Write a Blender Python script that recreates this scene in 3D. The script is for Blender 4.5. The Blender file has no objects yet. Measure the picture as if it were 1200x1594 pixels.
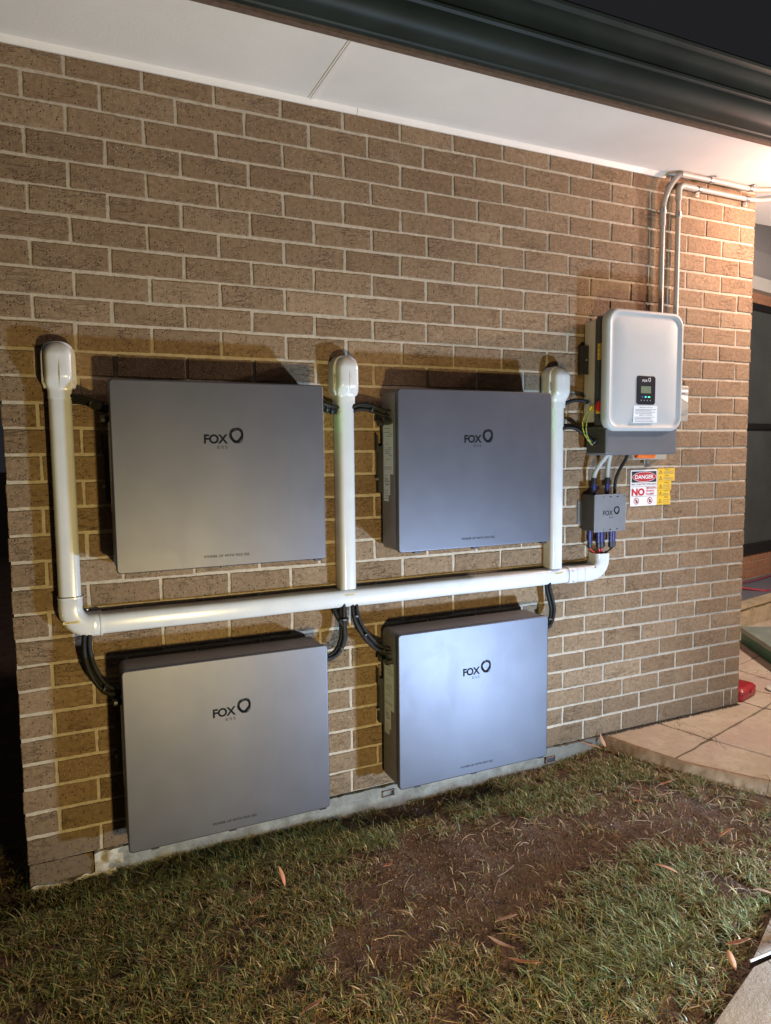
import bpy, bmesh, math, random
import numpy as np
from mathutils import Vector, Matrix, noise
random.seed(7); rng = np.random.default_rng(11)
S = bpy.context.scene
COL = S.collection
ZO = 2.70                     # world height of the first bed joint under the eave

# ------------------------------------------------------------------ camera
cd = bpy.data.cameras.new('camera'); cam = bpy.data.objects.new('camera', cd); COL.objects.link(cam)
S.camera = cam
R = ((0.9075, -0.4199, -0.0098), (-0.0461, -0.0763, -0.9960), (0.4175, 0.9043, -0.0886))
rx, ry, rz = Vector(R[0]).normalized(), Vector(R[1]), Vector(R[2]).normalized()
ry = rz.cross(rx).normalized(); rx = ry.cross(rz).normalized()
cam.matrix_world = Matrix(((rx.x, -ry.x, -rz.x, -0.0645), (rx.y, -ry.y, -rz.y, -2.5764),
                           (rx.z, -ry.z, -rz.z, ZO-1.2011), (0, 0, 0, 1)))
cd.sensor_fit = 'HORIZONTAL'; cd.sensor_width = 36; cd.lens = 1092.76/1200*36
cd.clip_start = 0.05; cd.clip_end = 200

# ------------------------------------------------------------------ world (night)
w = bpy.data.worlds.new('World'); S.world = w; w.use_nodes = True
bg = w.node_tree.nodes['Background']
bg.inputs[0].default_value = (0.38, 0.38, 0.43, 1); bg.inputs[1].default_value = 0.032
S.view_settings.view_transform = 'Standard'; S.view_settings.look = 'None'
S.view_settings.exposure = 0.27; S.view_settings.gamma = 1

# ------------------------------------------------------------------ lamps standing round the yard
def lamp(name, kind, loc, energy, col, size=0.05, size_y=None, aim=None, spot=None, blend=.5, spread=None):
    l = bpy.data.lights.new(name, kind); o = bpy.data.objects.new(name, l); COL.objects.link(o)
    l.energy = energy; l.color = col
    if kind == 'AREA':
        l.shape = 'RECTANGLE'; l.size = size; l.size_y = size_y or size
    else:
        l.shadow_soft_size = size
    if kind == 'SPOT': l.spot_size = spot; l.spot_blend = blend
    if spread and kind == 'AREA': l.spread = math.radians(spread)
    o.location = loc
    if aim is not None:
        o.rotation_euler = (Vector(aim)-Vector(loc)).to_track_quat('-Z', 'Y').to_euler()
    return o
lamp('cool_work_light', 'AREA', (2.21, -1.97, ZO-2.55), 50, (0.50, 0.70, 1.0), .15, .11, aim=(1.30, 0, ZO-1.70), spread=145)
lamp('warm_work_light', 'AREA', (0.64, -2.63, ZO-2.27), 43, (1.0, 0.76, 0.31), .12, .10, aim=(0.75, 0, ZO-1.45))
lamp('eave_light', 'POINT', (3.22, -0.50, ZO-0.09), 37, (1.0, 0.59, 0.46), .03)
lamp('patio_light', 'POINT', (4.7, -0.80, ZO-0.05), 290, (1.0, 0.80, 0.66), .08)

# ------------------------------------------------------------------ node helpers
def nmat(name):
    m = bpy.data.materials.new(name); m.use_nodes = True
    nt = m.node_tree; return m, nt, nt.nodes['Principled BSDF']
def N(nt, typ, **kw):
    n = nt.nodes.new(typ)
    for k, v in kw.items():
        if k in n.inputs.keys(): n.inputs[k].default_value = v
        else: setattr(n, k, v)
    return n
def ramp(nt, fac, stops, interp='LINEAR'):
    r = nt.nodes.new('ShaderNodeValToRGB'); r.color_ramp.interpolation = interp
    e = r.color_ramp.elements
    while len(e) < len(stops): e.new(0.5)
    for i, (p, c) in enumerate(stops):
        e[i].position = p; e[i].color = (c, c, c, 1) if isinstance(c, (int, float)) else (*c, 1)
    nt.links.new(fac, r.inputs[0]); return r.outputs[0]
def mixc(nt, fac, a, b, mode='MIX'):
    n = nt.nodes.new('ShaderNodeMix'); n.data_type = 'RGBA'; n.blend_type = mode
    for s, v in ((0, fac), (6, a), (7, b)):
        if hasattr(v, 'is_output') or isinstance(v, bpy.types.NodeSocket): nt.links.new(v, n.inputs[s])
        elif isinstance(v, (int, float)): n.inputs[s].default_value = v if s == 0 else (v, v, v, 1)
        else: n.inputs[s].default_value = (*v, 1)
    return n.outputs[2]
def math_(nt, op, a, b=0.0, c=None):
    n = nt.nodes.new('ShaderNodeMath'); n.operation = op
    for i, v in enumerate((a, b) if c is None else (a, b, c)):
        if isinstance(v, bpy.types.NodeSocket): nt.links.new(v, n.inputs[i])
        else: n.inputs[i].default_value = v
    return n.outputs[0]
def coord(nt, scale=(1, 1, 1)):
    t = nt.nodes.new('ShaderNodeTexCoord'); m = nt.nodes.new('ShaderNodeMapping')
    m.inputs['Scale'].default_value = scale; nt.links.new(t.outputs['Object'], m.inputs[0]); return m.outputs[0]
def noise_(nt, vec, scale, detail=4, rough=.55, **kw):
    n = N(nt, 'ShaderNodeTexNoise', Scale=scale, Detail=detail, Roughness=rough, **kw)
    nt.links.new(vec, n.inputs['Vector']); return n.outputs[0]
def bump(nt, bsdf, height, strength, dist, prev=None):
    b = nt.nodes.new('ShaderNodeBump'); b.inputs['Strength'].default_value = strength; b.inputs['Distance'].default_value = dist
    nt.links.new(height, b.inputs['Height'])
    if prev: nt.links.new(prev, b.inputs['Normal'])
    nt.links.new(b.outputs[0], bsdf.inputs['Normal']); return b.outputs[0]
def simple(name, col, rough=.5, metal=0.0, var=0.06, nscale=30, bmp=0.0, spec=None, coat=0.0):
    m, nt, b = nmat(name); v = coord(nt)
    n = noise_(nt, v, nscale, 5)
    c = mixc(nt, ramp(nt, n, [(.3, 0.0), (.7, 1.0)]), tuple(x*(1-var) for x in col), tuple(min(1, x*(1+var)) for x in col))
    nt.links.new(c, b.inputs['Base Color'])
    n2 = noise_(nt, v, nscale*.3, 4)
    r = math_(nt, 'MULTIPLY_ADD', n2, 0.16*rough+.02, rough*.9); nt.links.new(r, b.inputs['Roughness'])
    b.inputs['Metallic'].default_value = metal
    if coat: b.inputs['Coat Weight'].default_value = coat; b.inputs['Coat Roughness'].default_value = .12
    if spec is not None: b.inputs['Specular IOR Level'].default_value = spec
    if bmp: bump(nt, b, noise_(nt, v, nscale*4, 3), bmp, .002)
    return m
def emis(name, col, s):
    m, nt, b = nmat(name); b.inputs['Base Color'].default_value = (0, 0, 0, 1)
    b.inputs['Emission Color'].default_value = (*col, 1); b.inputs['Emission Strength'].default_value = s; return m

# ------------------------------------------------------------------ materials
def brick_mat():
    m, nt, b = nmat('brown_brick'); v = coord(nt)
    at = N(nt, 'ShaderNodeAttribute', attribute_name='rnd'); rnd = at.outputs['Fac']
    # offset the pattern per brick so no two bricks repeat
    comb = nt.nodes.new('ShaderNodeCombineXYZ')
    nt.links.new(math_(nt, 'MULTIPLY', rnd, 31.0), comb.inputs[0]); nt.links.new(math_(nt, 'MULTIPLY', rnd, 17.0), comb.inputs[2])
    add = nt.nodes.new('ShaderNodeVectorMath'); add.operation = 'ADD'
    nt.links.new(v, add.inputs[0]); nt.links.new(comb.outputs[0], add.inputs[1]); V = add.outputs[0]
    base = ramp(nt, rnd, [(0, (.184, .122, .070)), (.3, (.214, .146, .088)), (.55, (.200, .135, .079)), (.8, (.226, .156, .094)), (1, (.248, .175, .109))])
    mott = noise_(nt, V, 60, 6, .65)
    c = mixc(nt, ramp(nt, mott, [(.35, 0.0), (.68, 1.0)]), (.74, .72, .70), (1.18, 1.16, 1.14))
    c = mixc(nt, 1.0, base, c, 'MULTIPLY')
    big = noise_(nt, v, 1.3, 5, .6)
    c = mixc(nt, 1.0, c, mixc(nt, ramp(nt, big, [(.3, 0.0), (.7, 1.0)]), (.84, .82, .80), (1.1, 1.1, 1.1)), 'MULTIPLY')
    # dark pits
    vo = N(nt, 'ShaderNodeTexVoronoi', Scale=105.0); nt.links.new(V, vo.inputs['Vector'])
    sel = nt.nodes.new('ShaderNodeSeparateColor'); nt.links.new(vo.outputs['Color'], sel.inputs[0])
    pit = math_(nt, 'MULTIPLY', ramp(nt, vo.outputs['Distance'], [(.14, 1.0), (.34, 0.0)]), ramp(nt, sel.outputs[0], [(.64, 0.0), (.70, 1.0)]))
    c = mixc(nt, math_(nt, 'MULTIPLY', pit, .7), c, (.045, .026, .016))
    # pale grit
    vo2 = N(nt, 'ShaderNodeTexVoronoi', Scale=150.0); nt.links.new(V, vo2.inputs['Vector'])
    s2 = nt.nodes.new('ShaderNodeSeparateColor'); nt.links.new(vo2.outputs['Color'], s2.inputs[0])
    grit = math_(nt, 'MULTIPLY', ramp(nt, vo2.outputs['Distance'], [(.12, 1.0), (.24, 0.0)]), ramp(nt, s2.outputs[1], [(.84, 0.0), (.88, 1.0)]))
    c = mixc(nt, math_(nt, 'MULTIPLY', grit, .75), c, (.62, .54, .43))
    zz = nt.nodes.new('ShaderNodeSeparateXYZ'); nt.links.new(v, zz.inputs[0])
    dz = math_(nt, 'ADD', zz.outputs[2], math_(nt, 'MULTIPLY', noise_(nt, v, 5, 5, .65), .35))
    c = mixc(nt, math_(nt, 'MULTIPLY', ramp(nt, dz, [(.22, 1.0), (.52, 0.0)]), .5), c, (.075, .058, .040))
    # mortar smears
    sm = ramp(nt, noise_(nt, v, 7, 5, .6), [(.60, 0.0), (.78, 1.0)])
    c = mixc(nt, math_(nt, 'MULTIPLY', sm, .16), c, (.50, .44, .36))
    # bleached splash line low on the wall
    nt.links.new(c, b.inputs['Base Color']); b.inputs['Roughness'].default_value = .86
    b.inputs['Specular IOR Level'].default_value = .35
    # creases dragged across the face
    mp = nt.nodes.new('ShaderNodeMapping'); mp.inputs['Scale'].default_value = (1, 1, 3.4); nt.links.new(V, mp.inputs[0])
    mp.inputs['Rotation'].default_value = (0, .12, 0)
    cr = N(nt, 'ShaderNodeTexNoise', Scale=9.0, Detail=4.5, Roughness=.6, Distortion=.7)
    nt.links.new(mp.outputs[0], cr.inputs['Vector'])
    dd = math_(nt, 'ABSOLUTE', math_(nt, 'SUBTRACT', cr.outputs[0], .5))
    crease = ramp(nt, dd, [(.0, 1.0), (.030, 0.0)])
    amt = ramp(nt, noise_(nt, V, 7, 2), [(.46, 0.0), (.66, 1.0)])
    crease = math_(nt, 'MULTIPLY', crease, amt); c = mixc(nt, math_(nt, 'MULTIPLY', crease, .06), c, (.06, .04, .027)); nt.links.new(c, b.inputs['Base Color'])
    h = math_(nt, 'SUBTRACT', math_(nt, 'MULTIPLY', mott, .35), pit)
    h = math_(nt, 'SUBTRACT', h, math_(nt, 'MULTIPLY', crease, 1.25))
    h = math_(nt, 'ADD', h, math_(nt, 'MULTIPLY', grit, .5))
    h = math_(nt, 'ADD', h, math_(nt, 'MULTIPLY', noise_(nt, V, 220, 3, .6), .35))
    bump(nt, b, h, .85, .0034)
    return m
def mortar_mat(name='mortar', col=(.46, .395, .31), dark=(.32, .27, .205)):
    m, nt, b = nmat(name); v = coord(nt)
    n = noise_(nt, v, 45, 6, .7)
    c = mixc(nt, ramp(nt, n, [(.3, 0.0), (.62, 1.0)]), dark, col)
    g = ramp(nt, noise_(nt, v, 3.2, 4), [(.45, 0.0), (.75, 1.0)])
    c = mixc(nt, math_(nt, 'MULTIPLY', g, .35), c, (.36, .33, .29))
    nt.links.new(c, b.inputs['Base Color']); b.inputs['Roughness'].default_value = .92
    bump(nt, b, noise_(nt, v, 170, 5, .7), .8, .0025); return m
def concrete_mat():
    m, nt, b = nmat('slab_concrete'); v = coord(nt)
    n = noise_(nt, v, 14, 7, .68)
    c = mixc(nt, ramp(nt, n, [(.32, 0.0), (.64, 1.0)]), (.11, .105, .090), (.25, .25, .225))
    n2 = ramp(nt, noise_(nt, coord(nt, (2, 2, 9)), 3, 4), [(.56, 0.0), (.72, 1.0)])
    c = mixc(nt, math_(nt, 'MULTIPLY', n2, .5), c, (.36, .33, .28))
    z = nt.nodes.new('ShaderNodeSeparateXYZ'); nt.links.new(v, z.inputs[0])
    zz = math_(nt, 'ADD', z.outputs[2], math_(nt, 'MULTIPLY', math_(nt, 'SUBTRACT', noise_(nt, v, 10, 5), .5), .06))
    rg_ = nt.nodes.new('ShaderNodeMapRange'); rg_.inputs[1].default_value = 1.9; rg_.inputs[2].default_value = 2.7
    nt.links.new(math_(nt, 'ADD', z.outputs[0], math_(nt, 'MULTIPLY', noise_(nt, v, 4, 4), .8)), rg_.inputs[0])
    c = mixc(nt, math_(nt, 'MULTIPLY', rg_.outputs[0], .75), c, (.075, .062, .042))
    soil = ramp(nt, zz, [(.0, 1.0), (.042, 0.0)])
    c = mixc(nt, math_(nt, 'MULTIPLY', soil, .9), c, (.085, .055, .035))
    nt.links.new(c, b.inputs['Base Color']); b.inputs['Roughness'].default_value = .9
    bump(nt, b, noise_(nt, v, 60, 7, .7), .7, .005); return m
def soil_mat():
    m, nt, b = nmat('bare_soil'); v = coord(nt)
    n = noise_(nt, v, 9, 7, .65)
    c = mixc(nt, ramp(nt, n, [(.3, 0.0), (.7, 1.0)]), (.085, .048, .033), (.185, .112, .076))
    n2 = ramp(nt, noise_(nt, v, 120, 4, .7), [(.55, 0.0), (.75, 1.0)])
    c = mixc(nt, math_(nt, 'MULTIPLY', n2, .5), c, (.27, .19, .13))
    nt.links.new(c, b.inputs['Base Color']); b.inputs['Roughness'].default_value = .95
    hh = math_(nt, 'ADD', noise_(nt, v, 28, 8, .7), math_(nt, 'MULTIPLY', noise_(nt, v, 150, 4, .7), .3))
    bump(nt, b, hh, 1.0, .022); return m
def stone_mat(name, a, c2, spots=(.30, .23, .17), pink=None):
    m, nt, b = nmat(name); v = coord(nt)
    n = noise_(nt, v, 4.5, 7, .62)
    c = mixc(nt, ramp(nt, n, [(.32, 0.0), (.68, 1.0)]), a, c2)
    if pink: c = mixc(nt, ramp(nt, noise_(nt, v, 2.3, 4, .6), [(.46, 0.0), (.58, 1.0)]), c, pink)
    n3 = ramp(nt, noise_(nt, v, 30, 6, .7), [(.50, 0.0), (.70, 1.0)])
    c = mixc(nt, math_(nt, 'MULTIPLY', n3, .5), c, spots)
    cr = N(nt, 'ShaderNodeTexNoise', Scale=2.6, Detail=5.0, Roughness=.5, Distortion=.9); nt.links.new(v, cr.inputs['Vector'])
    ck = ramp(nt, math_(nt, 'ABSOLUTE', math_(nt, 'SUBTRACT', cr.outputs[0], .53)), [(0, 1.0), (.006, 0.0)])
    ck = math_(nt, 'MULTIPLY', ck, ramp(nt, noise_(nt, v, 3.1, 2), [(.50, 0.0), (.60, 1.0)]))
    c = mixc(nt, math_(nt, 'MULTIPLY', ck, .75), c, tuple(x*.28 for x in a))
    nt.links.new(c, b.inputs['Base Color']); b.inputs['Roughness'].default_value = .8
    h = math_(nt, 'SUBTRACT', noise_(nt, v, 22, 8, .72), ck)
    bump(nt, b, h, .7, .006); return m
def cover_mat():
    m, nt, b = nmat('graphite_metal_paint'); v = coord(nt)
    n = noise_(nt, v, 5, 6, .6)
    c = mixc(nt, ramp(nt, n, [(.3, 0.0), (.75, 1.0)]), (.100, .102, .120), (.119, .121, .142))
    nt.links.new(c, b.inputs['Base Color']); b.inputs['Metallic'].default_value = .74
    smear = ramp(nt, noise_(nt, coord(nt, (1, 1, .6)), 7, 5, .6, Distortion=.8), [(.50, 0.0), (.72, 1.0)])
    r = math_(nt, 'MULTIPLY_ADD', smear, .03, .48); nt.links.new(r, b.inputs['Roughness'])
    bump(nt, b, noise_(nt, v, 900, 2), .10, .0004); return m
def duct_mat():
    m, nt, b = nmat('white_pvc'); v = coord(nt)
    n = noise_(nt, v, 12, 5, .6)
    c = mixc(nt, ramp(nt, n, [(.35, 0.0), (.75, 1.0)]), (.53, .545, .56), (.59, .60, .61))
    d = ramp(nt, noise_(nt, coord(nt, (6, 6, 1)), 10, 5, .7), [(.60, 0.0), (.8, 1.0)])
    c = mixc(nt, math_(nt, 'MULTIPLY', d, .35), c, (.42, .38, .32))
    nt.links.new(c, b.inputs['Base Color']); b.inputs['Roughness'].default_value = .22
    bump(nt, b, noise_(nt, v, 35, 2), .03, .002); return m
def attr_mat(name, rough=.6, trans=.0, spec=.4):
    m, nt, b = nmat(name); at = N(nt, 'ShaderNodeAttribute', attribute_name='bcol')
    nt.links.new(at.outputs['Color'], b.inputs['Base Color']); b.inputs['Roughness'].default_value = rough
    b.inputs['Specular IOR Level'].default_value = spec
    if trans:
        t = nt.nodes.new('ShaderNodeBsdfTranslucent'); nt.links.new(at.outputs['Color'], t.inputs[0])
        mx = nt.nodes.new('ShaderNodeMixShader'); mx.inputs[0].default_value = trans
        nt.links.new(b.outputs[0], mx.inputs[1]); nt.links.new(t.outputs[0], mx.inputs[2])
        nt.links.new(mx.outputs[0], nt.nodes['Material Output'].inputs[0])
    return m
def eave_mat():
    m, nt, b = nmat('painted_eave_sheet'); v = coord(nt)
    n = noise_(nt, v, 2.2, 5, .6)
    c = mixc(nt, ramp(nt, n, [(.3, 0.0), (.75, 1.0)]), (.66, .64, .615), (.74, .72, .695))
    cob = ramp(nt, noise_(nt, coord(nt, (1, 4, 1)), 16, 6, .7), [(.66, 0.0), (.78, 1.0)])
    c = mixc(nt, math_(nt, 'MULTIPLY', cob, .18), c, (.36, .35, .33))
    nt.links.new(c, b.inputs['Base Color']); b.inputs['Roughness'].default_value = .6
    bump(nt, b, noise_(nt, v, 90, 5, .6), .3, .0015); return m
def corrug_mat(name, col, scale, axis='Z'):
    return simple(name, col, .45, .0, .1, 60)

M = dict(
    brick=brick_mat(), mortar=mortar_mat(), slab=concrete_mat(), soil=soil_mat(), cover=cover_mat(), pvc=duct_mat(), eave=eave_mat(),
    case=simple('dark_case_metal', (.150, .132, .125), .48, .25, .08, 20, .1),
    black=simple('black_plastic', (.018, .018, .019), .42, 0, .2, 40),
    rubber=simple('cable_jacket', (.008, .008, .009), .62, 0, .3, 60, .2, spec=.3),
    screw=simple('zinc_screw', (.42, .42, .42), .35, .9, .1, 80),
    ink=simple('logo_ink', (.007, .008, .010), .85, spec=.12),
    inkthin=simple('slogan_ink', (.025, .026, .03), .85, spec=.12),
    grey=simple('pale_grey_casting', (.40, .42, .43), .48, .0, .04, 8, .08),
    grey2=simple('grey_side_metal', (.50, .48, .45), .5, .25, .05, 12),
    char=simple('charcoal_casing', (.045, .045, .050), .55, 0, .1, 25, .15),
    slate=simple('slate_chin', (.105, .108, .118), .5, .0, .05, 20, .1),
    jbox=simple('junction_box_paint', (.19, .195, .21), .45, .2, .06, 20, .1),
    paper=simple('label_paper', (.62, .62, .58), .55, 0, .04, 30),
    paperb=simple('notice_paper', (.66, .70, .74), .5, 0, .03, 30),
    txt=simple('print_grey', (.16, .16, .17), .6),
    yellow=simple('yellow_label', (.66, .42, .03), .5, 0, .08, 25),
    cream=simple('cream_sticker', (.55, .43, .17), .5, 0, .1, 60),
    red=simple('sign_red', (.42, .02, .03), .5), white=simple('sign_white', (.68, .66, .66), .5, 0, .03, 20),
    blk=simple('sign_black', (.022, .022, .03), .5),
    swred=simple('switch_red', (.50, .02, .02), .35), orange=simple('orange_fitting', (.75, .16, .03), .4),
    wirered=simple('red_wire', (.55, .03, .03), .4), green=simple('earth_green', (.08, .20, .03), .5),
    gyellow=simple('earth_yellow', (.38, .32, .03), .5),
    navy=simple('navy_gland', (.018, .028, .13), .3, 0, .2, 60), gland=simple('black_gland', (.014, .014, .018), .35),
    conduit=simple('grey_pvc_conduit', (.34, .315, .285), .38, 0, .05, 20), flex=simple('flexible_conduit', (.42, .44, .44), .38, 0, .15, 300),
    beige=simple('beige_enclosure', (.30, .285, .245), .45, 0, .04, 20),
    lcd=simple('lcd_screen', (.16, .20, .13), .2), panel=simple('display_panel', (.022, .021, .026), .25, 0, .1, 20),
    gutter=simple('dark_gutter_steel', (.014, .022, .0205), .50, .0, .25, 5, .05, spec=.22), fascia=simple('brown_fascia_edge', (.11, .075, .055), .6, 0, .25, 60),
    stone=stone_mat('sandstone_paver', (.38, .31, .23), (.52, .445, .35), (.28, .22, .165), (.42, .32, .265)), kerb=stone_mat('paving_kerb', (.15, .088, .042), (.27, .165, .085), (.065, .037, .017)),
    joint=simple('paving_joint', (.12, .095, .07), .95, 0, .3, 40, .5),
    plastered=stone_mat('stepping_stone', (.27, .21, .15), (.36, .29, .215)),
    grass=attr_mat('grass_blades', .5, .25, .5), dry=attr_mat('dry_grass', .7, .12, .25), leaf=attr_mat('dry_leaf', .6, .1, .35),
    glass=simple('dark_window_glass', (.075, .085, .088), .16, 0, .25, 1.5), frame=simple('black_window_frame', (.015, .015, .016), .4),  # pane's raised grey base colour stands in for reflections of the lit outdoors
    redbrick=simple('red_brown_brick', (.30, .15, .09), .85, 0, .25, 30, .4), redmortar=simple('patio_mortar', (.52, .40, .28), .9, 0, .1, 40),
    cap=simple('cream_render', (.55, .48, .38), .8, 0, .15, 12, .3), roughcon=stone_mat('rough_step_concrete', (.34, .27, .17), (.52, .44, .31)),
    mat=simple('blue_grey_mat', (.11, .115, .15), .9, 0, .2, 60), cloth=simple('red_strap', (.32, .015, .035), .6),
    lid=simple('green_lid', (.010, .12, .072), .4, 0, .15, 10), lidtop=simple('dull_green_lid_top', (.22, .26, .235), .3, 0, .2, 8),
    rcase=simple('red_case_plastic', (.30, .018, .024), .35, 0, .1, 20), disc=simple('pale_disc', (.60, .56, .48), .6, 0, .15, 25),
    grayp=simple('grey_wall_paint', (.26, .255, .265), .7, 0, .05, 5), lightp=simple('pale_beam_paint', (.50, .50, .48), .6, 0, .05, 5),
    ochre=simple('ochre_clamp', (.42, .30, .12), .5), pole=simple('dark_downpipe', (.045, .048, .048), .5),
    led_g=emis('green_led', (.05, 1, .35), 3.5), led_b=emis('blue_led', (.05, .35, 1), 6), led_c=emis('cyan_led', (.05, .75, .9), 2.5), led_dim=emis('dim_blue_led', (.03, .12, .5), 1.5),
    side_g=emis('status_green', (.1, 1, .2), 11), lampglass=emis('lit_diffuser', (1.0, .62, .34), 12),
)

# ------------------------------------------------------------------ object helpers
def obj(name, me, mat, parent=None, smooth=False):
    o = bpy.data.objects.new(name, me); COL.objects.link(o)
    if mat is not None: me.materials.append(mat)
    if parent is not None: o.parent = parent
    if smooth:
        for p in me.polygons: p.use_smooth = True
    return o
def thing(name, label, cat, group=None, loc=(0, 0, 0)):
    o = bpy.data.objects.new(name, None); COL.objects.link(o); o.location = loc; o.empty_display_size = .05
    o['label'] = label; o['category'] = cat
    if group: o['group'] = group
    return o
def tag(o, label, cat, group=None):
    o['label'] = label; o['category'] = cat
    if group: o['group'] = group
    return o
class B:
    """collects shapes into one mesh"""
    def __init__(s): s.v = []; s.f = []; s.m = []
    def add(s, vs, fs, mi=0):
        k = len(s.v); s.v += [tuple(v) for v in vs]; s.f += [tuple(i+k for i in f) for f in fs]; s.m += [mi]*len(fs); return s
    def box(s, x0, x1, y0, y1, z0, z1, mi=0):
        v = [(x, y, z) for x in (x0, x1) for y in (y0, y1) for z in (z0, z1)]
        return s.add(v, [(0, 1, 3, 2), (4, 6, 7, 5), (0, 4, 5, 1), (2, 3, 7, 6), (0, 2, 6, 4), (1, 5, 7, 3)], mi)
    def loft(s, rings, cap0=True, cap1=True, mi=0, closed=True):
        n = len(rings[0]); v = [p for r in rings for p in r]; f = []
        for i in range(len(rings)-1):
            for j in range(n if closed else n-1):
                a, b = i*n+j, i*n+(j+1) % n; f.append((a, b, b+n, a+n))
        if cap0: f.append(tuple(range(n-1, -1, -1)))
        if cap1: f.append(tuple((len(rings)-1)*n+j for j in range(n)))
        return s.add(v, f, mi)
    def tube(s, path, r, n=10, mi=0, caps=True):
        P = [Vector(p) for p in path]; rings = []; up = None
        for i, p in enumerate(P):
            t = (P[min(i+1, len(P)-1)]-P[max(i-1, 0)]).normalized()
            if up is None: up = t.orthogonal().normalized()
            up = (up - t*up.dot(t)).normalized(); sd = t.cross(up)
            rr = r[i] if isinstance(r, (list, tuple)) else r
            rings.append([p+(up*math.cos(a)+sd*math.sin(a))*rr for a in [2*math.pi*k/n for k in range(n)]])
        return s.loft(rings, caps, caps, mi)
    def build(s, name, mats, parent=None, smooth=False, flip=True):
        me = bpy.data.meshes.new(name); me.from_pydata(s.v, [], s.f)
        mats = mats if isinstance(mats, (list, tuple)) else [mats]
        me.validate()
        bm = bmesh.new(); bm.from_mesh(me)
        if flip: bmesh.ops.recalc_face_normals(bm, faces=bm.faces)
        bm.to_mesh(me); bm.free()
        for m in mats[1:]: pass
        o = obj(name, me, mats[0], parent)
        for m in mats[1:]: me.materials.append(m)
        if len(mats) > 1 and len(me.polygons) == len(s.m): me.polygons.foreach_set('material_index', s.m)
        if smooth:
            me.polygons.foreach_set('use_smooth', [True]*len(me.polygons))
            try: me.set_sharp_from_angle(angle=math.radians(smooth if smooth is not True else 40))
            except Exception: pass
        return o
def catmull(P, n=8):
    P = [Vector(p) for p in P]; Q = [P[0]*2-P[1]]+P+[P[-1]*2-P[-2]]; out = []
    for i in range(1, len(Q)-2):
        a, b, c, d = Q[i-1:i+3]
        for k in range(n):
            t = k/n; out.append(.5*((2*b)+(c-a)*t+(2*a-5*b+4*c-d)*t*t+(3*b-a-3*c+d)*t**3))
    out.append(P[-1]); return out
def rrect(x0, x1, z0, z1, r, n=5):
    """rounded rectangle, list of (x,z), anticlockwise"""
    if not isinstance(r, (list, tuple)): r = (r,)*4
    out = []
    for (cx, cz, a0, rr) in ((x1-r[0], z1-r[0], 0, r[0]), (x0+r[1], z1-r[1], 90, r[1]), (x0+r[2], z0+r[2], 180, r[2]), (x1-r[3], z0+r[3], 270, r[3])):
        for k in range(n+1):
            a = math.radians(a0+90*k/n); out.append((cx+rr*math.cos(a), cz+rr*math.sin(a)))
    return out
def plate(b, x0, x1, z0, z1, ya, yb, r=.01, bev=.003, n=5, mi=0, bevback=False):
    """rounded plate standing on plane y=ya reaching y=yb (yb nearer the camera, smaller)"""
    z0 += ZO; z1 += ZO
    def ring(y, i): return [(x, y, z) for x, z in rrect(x0+i, x1-i, z0+i, z1-i, max(r-i, .0008), n)]
    rs = ([ring(ya, bev), ring(ya-bev, 0)] if bevback else [ring(ya, 0)])
    rs += [ring(yb+bev, 0), ring(yb+bev*.3, bev*.3), ring(yb, bev), ring(yb, bev+.0015)]
    b.loft(rs, mi=mi); return b
def text(name, s, x, zrel, y, width=None, cap=None, mat=None, parent=None, bold=0.0, spacing=1.0, ext=.0004, rotz=0, roty=0, sx=1.0):
    cu = bpy.data.curves.new(name, 'FONT'); cu.body = s; cu.size = 1; cu.offset = bold; cu.space_character = spacing; cu.extrude = 0; cu.resolution_u = 4
    o = bpy.data.objects.new(name, cu); COL.objects.link(o)
    dg = bpy.context.evaluated_depsgraph_get(); me = bpy.data.meshes.new_from_object(o.evaluated_get(dg))
    bpy.data.objects.remove(o); bpy.data.curves.remove(cu); me.name = name; me.materials.clear()
    xs = [v.co.x for v in me.vertices]; ys = [v.co.y for v in me.vertices]
    w0, h0 = max(xs)-min(xs), max(ys)-min(ys)
    fx = (width/w0) if width else cap/h0; fz = (cap/h0) if cap else fx
    mx, my = min(xs), min(ys)
    for v in me.vertices:
        v.co = Vector(((v.co.x-mx)*fx, 0, (v.co.y-my)*fz))
    if roty:
        for v in me.vertices: v.co.rotate(Matrix.Rotation(roty, 3, 'Y'))
    if rotz:
        for v in me.vertices: v.co.rotate(Matrix.Rotation(rotz, 3, 'Z'))
    for v in me.vertices: v.co += Vector((x, y, zrel+ZO))
    ob = obj(name, me, mat, parent); return ob
def lines(b, rows, y, mi=0):
    """printed rows on a label: (x0,x1,zrel,height)"""
    for x0, x1, z, h in rows:
        x = x0
        while x < x1:
            l = random.uniform(.6, 2.2)*h*1.6
            e = min(x+l, x1)
            b.add([(x, y, z+ZO), (e, y, z+ZO), (e, y, z+h+ZO), (x, y, z+h+ZO)], [(0, 1, 2, 3)], mi); x = e+h*.55
    return b

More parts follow.
